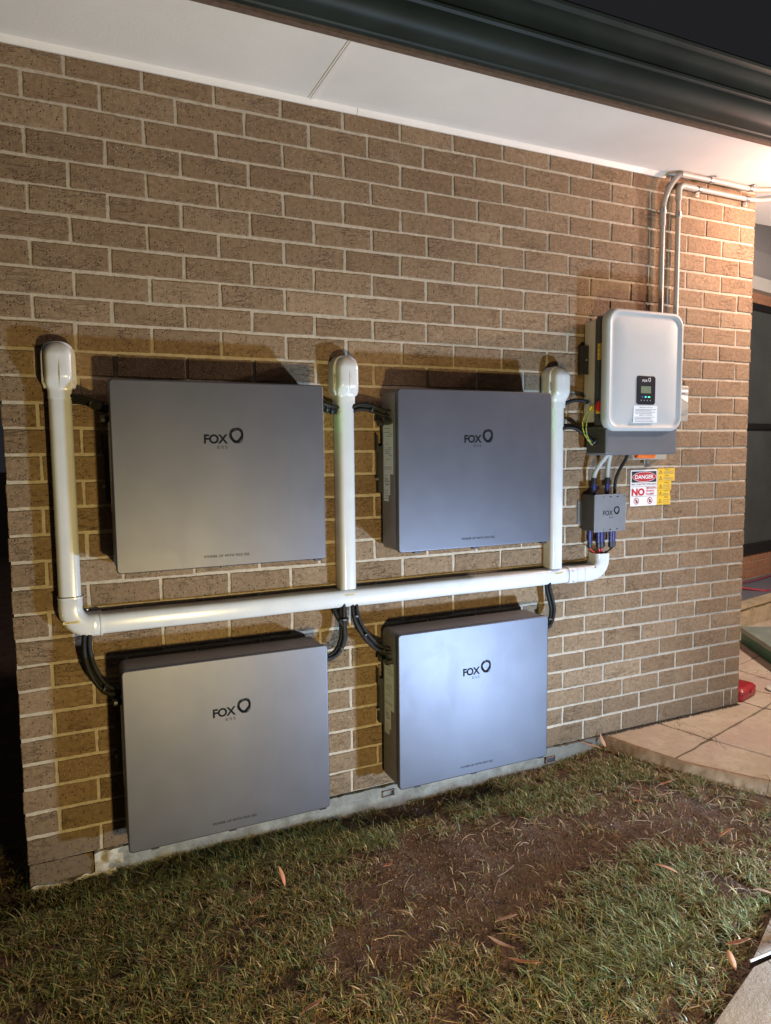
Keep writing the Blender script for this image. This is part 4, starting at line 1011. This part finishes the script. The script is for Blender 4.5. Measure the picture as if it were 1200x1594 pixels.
for x, y in gl:
    b = B(); b.tube([(x, y, ZO-1.584), (x, y, ZO-1.590), (x, y, ZO-1.5905), (x, y, ZO-1.640)], [.0125, .0125, .0108, .0100], 12); gg = b.build('gland', M['navy'], jb, smooth=40)
    b = B(); b.tube([(x, y, ZO-1.6405), (x, y, ZO-1.662), (x, y, ZO-1.666)], [.0118, .0118, .008], 8); b.build('gland_nut', M['gland'], gg, smooth=30)
for x in (2.150, 2.228):
    b = B(); b.tube([(x, -.060, ZO-1.416), (x, -.060, ZO-1.368)], .0105, 12); gg = b.build('gland', M['navy'], jb, smooth=True)
    b = B(); b.tube([(x, -.060, ZO-1.3675), (x, -.060, ZO-1.340)], .0130, 8); b.build('gland_nut', M['gland'], gg, smooth=30)
jw = thing('wire_set', 'three red and three black wires running from the glands into the duct elbow', 'wires')
for k, (x, y) in enumerate(gl):
    tx = 2.190+k*.0095; b = B(); b.tube(catmull([(x, y, ZO-1.664), (x+(tx-x)*.35, y, ZO-1.678), (tx, -.040, ZO-1.700), (tx, -.038, ZO-1.74)], 6), .0030, 8)
    b.build('wire', M['wirered' if k < 3 else 'rubber'], jw, smooth=True)
def corrugated(name, label, path, R_, group):
    P = catmull([(x, y, z+ZO) for x, y, z in path], 10); D = []
    # resample evenly
    L = [0]
    for i in range(1, len(P)): L.append(L[-1]+(P[i]-P[i-1]).length)
    n = int(L[-1]/.0011); Q = []; j = 0
    for k in range(n+1):
        s_ = L[-1]*k/n
        while j < len(L)-2 and L[j+1] < s_: j += 1
        Q.append(P[j].lerp(P[j+1], (s_-L[j])/max(1e-9, L[j+1]-L[j])))
    b = B(); b.tube(Q, [R_*(1 if k % 4 < 2 else .82) for k in range(len(Q))], 12)
    o = b.build(name, M['flex'], None, smooth=True); tag(o, label, 'flexible conduit', group); return o
corrugated('flexible_conduit', 'left grey ribbed flexible conduit bending from inverter to junction box', [(2.205, -.085, -1.232), (2.180, -.080, -1.262), (2.160, -.070, -1.295), (2.151, -.062, -1.325), (2.150, -.060, -1.345)], .0115, 'ribbed conduits between inverter and junction box')
corrugated('flexible_conduit', 'right grey ribbed flexible conduit dropping straight from inverter to junction box', [(2.226, -.080, -1.232), (2.226, -.070, -1.27), (2.228, -.062, -1.31), (2.228, -.060, -1.345)], .0115, 'ribbed conduits between inverter and junction box')
b = B(); b.tube(catmull([(2.325, -.085, ZO-1.230), (2.315, -.080, ZO-1.262), (2.292, -.070, ZO-1.305), (2.276, -.062, ZO-1.355), (2.273, -.060, ZO-1.418)], 8), .0075, 10)
tag(b.build('black_cable', M['rubber'], smooth=True), 'single black cable curving from inverter base to junction box top', 'cable')

# ================================================================== SIGNS
sg = thing('danger_sign', 'white danger sign with red oval and NO SMOKING wording beside the junction box', 'sign')
y = -.0045
b = B(); plate(b, 2.424, 2.597, -1.487, -1.311, -.002, -.0040, .006, .0004, 3); b.build('board', M['white'], sg)
b = B(); b.add([(2.431, y, ZO-1.372), (2.590, y, ZO-1.372), (2.590, y, ZO-1.319), (2.431, y, ZO-1.319)], [(0, 1, 2, 3)]); b.build('black_panel', M['blk'], sg)
b = B(); n = 40; b.add([(2.5105+.0755*math.cos(2*math.pi*k/n), y-.0003, ZO-1.3455+.0245*math.sin(2*math.pi*k/n)) for k in range(n)], [tuple(range(n))]); b.build('oval_rim', M['white'], sg)
b = B(); b.add([(2.5105+.0735*math.cos(2*math.pi*k/n), y-.0006, ZO-1.3455+.0225*math.sin(2*math.pi*k/n)) for k in range(n)], [tuple(range(n))]); b.build('red_oval', M['red'], sg)
text('lettering', 'DANGER', 2.451, -1.3555, y-.0010, width=.120, cap=.020, mat=M['white'], parent=sg, bold=.03)
text('lettering', 'RISK OF BATTERY EXPLOSION', 2.431, -1.385, y-.0003, width=.160, cap=.0075, mat=M['blk'], parent=sg, bold=.015)
text('lettering', 'NO', 2.432, -1.437, y-.0003, width=.083, cap=.036, mat=M['red'], parent=sg, bold=.05)
for s_, z, w_ in (('SMOKING', -1.405, .068), ('SPARKS', -1.419, .054), ('FLAMES', -1.434, .054)):
    text('lettering', s_, 2.524, z, y-.0003, width=w_, cap=.0095, mat=M['red'], parent=sg, bold=.02)
b = B()
for zz in (-1.393, -1.4405): b.add([(2.430, y-.0003, ZO+zz), (2.590, y-.0003, ZO+zz), (2.590, y-.0003, ZO+zz+.0011), (2.430, y-.0003, ZO+zz+.0011)], [(0, 1, 2, 3)])
b.build('rule_lines', M['blk'], sg)
for cx in (2.463, 2.550):
    b = B(); cz = -1.462; n = 28
    for k in range(n):
        a, c_ = 2*math.pi*k/n, 2*math.pi*(k+1)/n
        b.add([(cx+r_*math.cos(t_), y-.0005, ZO+cz+r_*math.sin(t_)) for r_, t_ in ((.0165, a), (.0165, c_), (.0135, c_), (.0135, a))], [(0, 1, 2, 3)])
    b.add([(cx-.0115, y-.0005, ZO+cz+.0085), (cx-.0090, y-.0005, ZO+cz+.0110), (cx+.0115, y-.0005, ZO+cz-.0085), (cx+.0090, y-.0005, ZO+cz-.0110)], [(0, 1, 2, 3)])
    pc = b.build('prohibition_symbol', M['red'], sg)
    b = B(); b.add([(cx-.004, y-.0003, ZO+cz-.009), (cx+.005, y-.0003, ZO+cz-.009), (cx+.006, y-.0003, ZO+cz), (cx+.001, y-.0003, ZO+cz+.009), (cx-.005, y-.0003, ZO+cz+.002)], [(0, 1, 2, 3, 4)]); b.build('pictogram', M['blk'], pc)
for x0, x1, z0, z1, lab, dy in ((2.599, 2.712, -1.369, -1.307, 'top and widest yellow warning sticker beside the danger sign', 0), (2.599, 2.690, -1.414, -1.370, 'second yellow warning sticker down beside the danger sign', 0),
                                (2.599, 2.682, -1.441, -1.415, 'third and thinnest yellow warning sticker beside the danger sign', 0), (2.598, 2.687, -1.486, -1.442, 'bottom yellow warning sticker beside the danger sign', 0)):
    t = thing('warning_sticker', lab, 'sticker', 'yellow warning stickers')
    b = B(); b.box(x0, x1, -.0040, -.0020, ZO+z0, ZO+z1); b.build('sticker', M['yellow'], t)
    cells = 2 if z1-z0 > .05 else 1
    for c_ in range(cells):
        a = z1-(c_+1)*(z1-z0)/cells; hh = (z1-z0)/cells
        b = B(); s_ = min(.024, hh*.7); cx = x0+.020; cz = a+hh*.2
        T = [(cx-s_/2, cz), (cx+s_/2, cz), (cx, cz+s_*.9)]; g0 = (cx, cz+s_*.33)
        inn = [(g0[0]+(p[0]-g0[0])*.78, g0[1]+(p[1]-g0[1])*.78) for p in T]
        for k in range(3):
            p, q_, r_, u_ = T[k], T[(k+1) % 3], inn[(k+1) % 3], inn[k]; b.add([(v_[0], -.0044, ZO+v_[1]) for v_ in (p, q_, r_, u_)], [(0, 1, 2, 3)])
        b.add([(cx-.001, -.0044, ZO+cz+s_*.15), (cx+.001, -.0044, ZO+cz+s_*.15), (cx+.001, -.0044, ZO+cz+s_*.6), (cx-.001, -.0044, ZO+cz+s_*.6)], [(0, 1, 2, 3)])
        b.build('hazard_triangle', M['blk'], t)
        text('heading', 'WARNING', x0+.045, a+hh*.78, -.0044, width=.028, cap=min(.005, hh*.15), mat=M['blk'], parent=t, bold=.01)
        b = B(); lines(b, [(x0+.038, x1-.008, a+hh*(.12+.2*k), .0022) for k in range(3 if hh > .03 else 2)], -.0044); b.build('small_print', M['txt'], t)

# ================================================================== CONDUITS UNDER THE EAVE
def saddle(parent, p, axis, foot, R_=.0135):
    """metal half-saddle round a conduit with one foot fixed to the wall or eave"""
    b = B(); p = Vector((p[0], p[1], p[2]+ZO)); a = Vector(axis).normalized(); b.tube([p-a*.011, p+a*.011], R_+.0012, 14)
    f_ = Vector(foot); q = p+f_*.024; n = f_.cross(a).normalized()
    hx = [(-1, -1), (1, -1), (1, 1), (-1, 1)]
    wdir = Vector((0, 1, 0)) if abs(f_.z) > .5 or abs(f_.x) > .5 else Vector((0, 0, 1))
    c0 = p+f_*(R_-.001)+wdir*(R_-.004)*(1 if wdir.y else 1); c1 = p+f_*.033+wdir*(R_-.004)
    b.loft([[c0+a*.009*i+wdir*.0012*j for i, j in hx], [c1+a*.009*i+wdir*.0012*j for i, j in hx]])
    b.tube([c1-f_*.010-wdir*.001, c1-f_*.010-wdir*.0045], .004, 8)
    b.build('saddle_clip', M['screw'], parent, smooth=30)
cu = thing('conduit', 'grey conduit with a ribbed bend that runs along the underside of the white eave', 'conduit', 'grey conduits above the inverter')
b = B(); b.tube([(2.563, -.030, ZO-.62), (2.563, -.030, ZO-.155)], .0115, 14); b.build('vertical_run', M['conduit'], cu, smooth=True)
b = B(); b.tube([(2.563, -.030, ZO-.165), (2.563, -.030, ZO-.100)], .0145, 14); b.build('socket', M['conduit'], cu, smooth=True)
P = catmull([(2.563, -.030, ZO-.105), (2.566, -.033, ZO-.06), (2.580, -.042, ZO-.005), (2.606, -.052, ZO+.040), (2.634, -.058, ZO+.068), (2.650, -.060, ZO+.072)], 14)
b = B(); b.tube(P, [.0132*(1 if k % 2 else .88) for k in range(len(P))], 14); b.build('ribbed_bend', M['conduit'], cu, smooth=True)
b = B(); b.tube([(2.640, -.060, ZO+.072), (2.705, -.060, ZO+.072)], .0145, 14); b.build('socket', M['conduit'], cu, smooth=True)
b = B(); b.tube(catmull([(2.70, -.060, ZO+.072), (2.9, -.060, ZO+.072), (3.12, -.058, ZO+.072), (3.20, -.078, ZO+.072), (3.30, -.14, ZO+.072), (3.55, -.34, ZO+.072)], 8), .0115, 14); b.build('horizontal_run', M['conduit'], cu, smooth=True)
saddle(cu, (2.563, -.030, -.092), (0, 0, 1), (1, 0, 0)); saddle(cu, (2.840, -.060, .072), (1, 0, 0), (0, -1, 0)); saddle(cu, (3.115, -.058, .072), (1, 0, 0), (0, -1, 0))
cu = thing('conduit', 'grey conduit with a smooth elbow that runs along the top course of bricks', 'conduit', 'grey conduits above the inverter')
b = B(); b.tube([(2.666, -.026, ZO-.62), (2.666, -.026, ZO-.02)], .0115, 14); b.build('vertical_run', M['conduit'], cu, smooth=True)
b = B(); b.tube(catmull([(2.666, -.026, ZO-.035), (2.666, -.026, ZO+.005), (2.669, -.026, ZO+.022), (2.680, -.026, ZO+.034), (2.70, -.026, ZO+.037), (2.77, -.026, ZO+.036)], 6), .0150, 14); b.build('elbow', M['conduit'], cu, smooth=True)
b = B(); b.tube(catmull([(2.76, -.026, ZO+.036), (2.9, -.026, ZO+.036), (3.15, -.026, ZO+.036), (3.24, -.044, ZO+.040), (3.34, -.105, ZO+.050), (3.6, -.31, ZO+.060)], 8), .0115, 14); b.build('horizontal_run', M['conduit'], cu, smooth=True)
saddle(cu, (2.666, -.026, -.098), (0, 0, 1), (1, 0, 0)); saddle(cu, (2.800, -.026, .036), (1, 0, 0), (0, 0, -1)); saddle(cu, (3.135, -.026, .036), (1, 0, 0), (0, 0, -1))

# ================================================================== BEYOND THE CORNER
# patio step and house wall, turned slightly from this wall
PO = Vector((4.72, 1.123)); pa = math.atan2(.215, .977); pc_, ps_ = math.cos(pa), math.sin(pa)
def pbx(b, u0, u1, v0, v1, z0, z1, mi=0):
    v = []
    for u in (u0, u1):
        for vv in (v0, v1):
            for z in (z0, z1): v.append((PO.x+u*pc_-vv*ps_, PO.y+u*ps_+vv*pc_, z))
    b.add(v, [(0, 1, 3, 2), (4, 6, 7, 5), (0, 4, 5, 1), (2, 3, 7, 6), (0, 2, 6, 4), (1, 5, 7, 3)], mi)
house = thing('patio_house_wall', 'house wall beyond the corner with a dark glass door over low red brick', 'house wall', loc=(PO.x, PO.y, .29))
HO = Vector((PO.x, PO.y, .29))
def hb(b, name, mat, smooth=False, parent=None):
    o = b.build(name, mat, parent or house, smooth=smooth)
    for v in o.data.vertices: v.co -= HO
    return o
b = B(); pbx(b, -1.2, 4, .48, .70, -.05, .515); hb(b, 'mortar', M['redmortar'])
b = B(); u = -1.2
for r in range(4):
    z0 = .29+r*.076 if r < 2 else .29+r*.076
    hgt = .068; zt_ = z0+hgt
    if r == 2: hgt = .07
    u = -1.2+(.115 if r % 2 else 0); step = .24
    if r == 2: step = .118; z0 = .442; hgt = .070
    if r == 3: continue
    while u < 4:
        pbx(b, u, u+step-.010, .474, .4795, z0, z0+hgt); u += step
hb(b, 'bricks', M['redbrick'])
b = B(); pbx(b, -1.2, 4, .455, .50, .512, .60); pbx(b, -1.2, 4, .462, .50, 1.655, 1.70); pbx(b, -1.2, 4, .46, .52, 2.70, 2.75)
for u in (-1.2, 1.9, 2.9): pbx(b, u, u+.05, .458, .50, .60, 2.70)
hb(b, 'window_frame', M['frame'])
b = B(); pbx(b, -1.2, 4, .51, .516, .60, 2.70); hb(b, 'window_pane', M['glass'])
b = B(); pbx(b, -1.2, 4, .47, .70, 2.751, 2.84); hb(b, 'lintel', M['redbrick'])
b = B(); pbx(b, -1.2, 4, .40, .70, 2.841, 2.95); hb(b, 'pale_beam', M['lightp'])
b = B(); pbx(b, -1.2, 4, .46, .70, 2.951, 3.2); pbx(b, -1.2, 4, .50, .70, 3.201, 3.6); hb(b, 'upper_wall', M['grayp'])
step = B(); pbx(step, -1.4, 4, .0, .48, -.05, .29)
b = B(); V = []; nu, nzz = 90, 8
for j in range(nzz+1):
    for i in range(nu+1):
        u = -1.4+5.4*i/nu; z = .0+.255*j/nzz; vv = -.012+.018*noise.noise(Vector((u*12, z*14, 2))); V.append((PO.x+u*pc_-vv*ps_, PO.y+u*ps_+vv*pc_, z))
b.add(V, [(j*(nu+1)+i, j*(nu+1)+i+1, (j+1)*(nu+1)+i+1, (j+1)*(nu+1)+i) for j in range(nzz) for i in range(nu)])
pbx(b, -1.4, 4, -.03, .473, .256, .288, 0)
pbx(b, -1.4, 4, .03, .473, .0, .2555, 0)
so_ = b.build('patio_step', M['roughcon'], smooth=40); so_['kind'] = 'structure'
b = B(); pbx(b, -1.2, 3, .05, .44, .289, .296); mt_ = tag(b.build('floor_mat', M['mat']), 'blue grey mat on the step below the dark glass door', 'mat')
b = B()
b.tube([(PO.x+u*pc_-v_*ps_, PO.y+u*ps_+v_*pc_, z) for u, v_, z in catmull([(.30, .40, .305), (.38, .30, .32), (.44, .20, .31), (.50, .10, .302), (.56, .08, .302)], 6)], .009, 8)
b.tube([(PO.x+u*pc_-v_*ps_, PO.y+u*ps_+v_*pc_, z) for u, v_, z in catmull([(.30, .40, .305), (.55, .36, .31), (.9, .34, .31), (1.3, .36, .31)], 6)], .004, 8)
tag(b.build('red_strap', M['cloth'], smooth=True), 'crumpled red strap lying on the blue grey mat', 'strap')
# green lid, red case, pale discs on the paving
def wb_(b, cx, cy, ang_, u0, u1, v0, v1, z0, z1, mi=0):
    c_, s_ = math.cos(ang_), math.sin(ang_)
    v = [(cx+u*c_-w__*s_, cy+u*s_+w__*c_, z) for u in (u0, u1) for w__ in (v0, v1) for z in (z0, z1)]
    b.add(v, [(0, 1, 3, 2), (4, 6, 7, 5), (0, 4, 5, 1), (2, 3, 7, 6), (0, 2, 6, 4), (1, 5, 7, 3)], mi)
gl_ = thing('green_box', 'low dark green box with dull flat lid on the stone paving', 'box', loc=(4.3, .8, PT))
a0 = math.atan2(.826-.398, 4.295-4.035)+math.pi
b = B(); wb_(b, 4.295, .826, a0, .0, 1.1, .0, .55, PT+.004, PT+.085); o = b.build('base', M['lid'], gl_)
o2 = B(); wb_(o2, 4.295, .826, a0, -.012, 1.112, -.012, .562, PT+.0855, PT+.118); o3 = o2.build('lid', M['lidtop'], gl_)
for q in (o, o3):
    for v in q.data.vertices: v.co -= Vector((4.3, .8, PT))
rc_ = thing('red_case', 'small red plastic tool case just past the wall corner', 'tool case', loc=(3.36, .10, PT))
def rq(b, name, mat, smooth=False):
    o = b.build(name, mat, rc_, smooth=smooth)
    for v in o.data.vertices: v.co -= Vector((3.36, .10, PT))
b = B()
def rring(i, z): return [(3.445+(x)*.96-(yv)*.28, .075+(x)*.28+(yv)*.96, z) for x, yv in rrect(-.19+i, .0-i, -.02+i, .10-i, .014, 3)]
b.loft([rring(.004, PT+.002), rring(0, PT+.008), rring(0, PT+.036)]); b.loft([rring(.003, PT+.038), rring(.0, PT+.040), rring(0, PT+.055), rring(.012, PT+.068), rring(.016, PT+.070)])
rq(b, 'shell', M['rcase'], 40)
b = B(); b.loft([rring(.002, PT+.0355), rring(.002, PT+.0385)]); rq(b, 'seam', M['blk'])
b = B(); wb_(b, 3.445, .075, .284, -.085, -.045, -.026, -.0205, PT+.028, PT+.048); rq(b, 'latch', M['rcase'])
for lab, cx, cy, r_, h in (('flat pale disc lying on paving behind the green box', 4.70, .98, .12, .012), ('round pale disc with dark marks near the red tool case', 3.62, .055, .055, .010)):
    b = B(); n = 28; rr_ = lambda k, z: [(cx+r_*k*math.cos(2*math.pi*i/n), cy+r_*k*math.sin(2*math.pi*i/n), z) for i in range(n)]
    b.loft([rr_(1, PT+.003), rr_(1, PT+h), rr_(.93, PT+h+.003)])
    t = tag(b.build('pale_disc', M['disc'], smooth=40), lab, 'disc', 'pale discs on the paving')
    if r_ < .1:
        b = B()
        for k in range(5): b.box(cx-.03+k*.012, cx-.025+k*.012, cy-.01-.004*k, cy+.012, PT+h+.0034, PT+h+.004)
        b.build('marks', M['blk'], t)
# downpipe in the dark past the left end of the wall
dp = thing('downpipe', 'dark downpipe with an ochre clamp past the left end of the wall', 'downpipe', loc=(-.44, .30, 0))
b = B(); b.tube([(0, 0, 0), (0, 0, 2.9)], .055, 18); b.build('pipe', M['pole'], dp, smooth=True)
b = B(); b.tube([(0, 0, .205), (0, 0, .228)], .060, 18); b.tube([(.055, -.01, .216), (.085, -.02, .226)], .006, 8); b.build('clamp', M['ochre'], dp, smooth=30)

# small lamp under the eave that lights the corner
el = thing('eave_lamp', 'small warm light fixed under the eave near the wall corner', 'lamp', loc=(3.22, -.39, ZO+SZ))
b = B(); b.tube([(0, 0, 0), (0, 0, -.010)], .035, 20); b.build('base', M['white'], el, smooth=40)
b = B(); b.tube([(0, 0, -.008), (0, -.03, -.06), (0, -.11, -.120)], .006, 8); b.build('arm', M['white'], el, smooth=True)
b = B(); b.tube([(0, -.110, -.120), (0, -.110, -.135), (0, -.110, -.150)], [.010, .030, .045], 20); b.build('shade', M['white'], el, smooth=True)

# ================================================================== FALLEN LEAVES
LV = [(.56, -.35, 1.75, .05, .014, 'small upright curled brown leaf at the left of the lawn'), (.46, -.40, .75, .075, .010, 'narrow red brown leaf in the grass below the lower left cabinet'), (2.17, -.05, 2.75, .10, .017, 'long tan leaf leaning at the tip of the kerb'),
      (2.24, -.045, 1.3, .06, .02, 'broad pinkish leaf propped against the wall at the kerb tip'), (2.19, -.48, -.35, .09, .010, 'thin tan leaf on the bare soil near the kerb'), (2.24, -.44, -.3, .06, .012, 'pale grey leaf just behind the thin one near the kerb'),
      (2.17, -.80, .12, .10, .014, 'pale orange leaf lying flat on the right of the lawn'), (1.79, -.87, -1.0, .085, .015, 'tan pointed leaf on sparse grass right of centre'), (1.15, -.83, .15, .10, .011, 'reddish curved leaf on bare soil at the centre'),
      (1.07, -.92, -.95, .095, .015, 'orange leaf end to end with another near the bottom centre'), (1.09, -1.01, -.70, .10, .014, 'long brown leaf below the orange one at the bottom centre'), (1.70, -1.23, -.35, .085, .014, 'pinkish leaf beside the tip of the path stones'),
      (1.62, -1.265, .95, .075, .020, 'broad curled leaf touching the path stone edge'), (.48, -.92, .35, .085, .012, 'orange brown leaf at the bottom edge of the lawn'), (1.98, -1.10, -.6, .07, .012, 'dull tan leaf at the right edge of the lawn'),
      (.93, -.42, .5, .06, .016, 'brown leaf by the lawn edge under the duct middle'), (2.06, -.46, -.6, .04, .014, 'short rusty leaf among grass near the kerb corner')]
cols = [(.42, .19, .10), (.36, .17, .09), (.46, .24, .13), (.38, .20, .12), (.33, .19, .12)]
for i, (x, y, a, L, w_, lab) in enumerate(LV):
    n = 9; V = []; F = []; sd = random.uniform(-.4, .4)
    ca_, sa_ = math.cos(a), math.sin(a); lift = .020+.008*random.random()
    for k in range(n+1):
        t = k/n; hw = w_*.5*(math.sin(math.pi*t**.8)**.9 if 0 < t < 1 else .02); u = (t-.5)*L; cv_ = sd*L*.5*(t-.5)**2*4*.35
        z = lift+.006*math.sin(t*3+i)+(.05*t if 'upright' in lab or 'propped' in lab or 'leaning' in lab else .0)*1.0
        for s_, dz in ((-1, .003), (0, -.001), (1, .003)):
            v_ = cv_+s_*hw; V.append((u*ca_-v_*sa_, u*sa_+v_*ca_, z+dz*(1 if 0 < t < 1 else 0)))
    for k in range(n):
        for s_ in (0, 1): q = k*3+s_; F.append((q, q+1, q+4, q+3))
    me = bpy.data.meshes.new('fallen_leaf'); me.from_pydata(V, [], F)
    at = me.attributes.new('bcol', 'FLOAT_COLOR', 'POINT'); c_ = cols[i % 5]
    at.data.foreach_set('color', [q for k in range(len(V)) for q in (*[min(1, ch*(.8+.4*random.random())) for ch in c_], 1)])
    o = obj('fallen_leaf', me, M['leaf'], None, True); o.location = (x, y, gh(x, y)+.004)
    md = o.modifiers.new('s', 'SOLIDIFY'); md.thickness = .0006
    tag(o, lab, 'leaf', 'dry fallen leaves on the lawn')
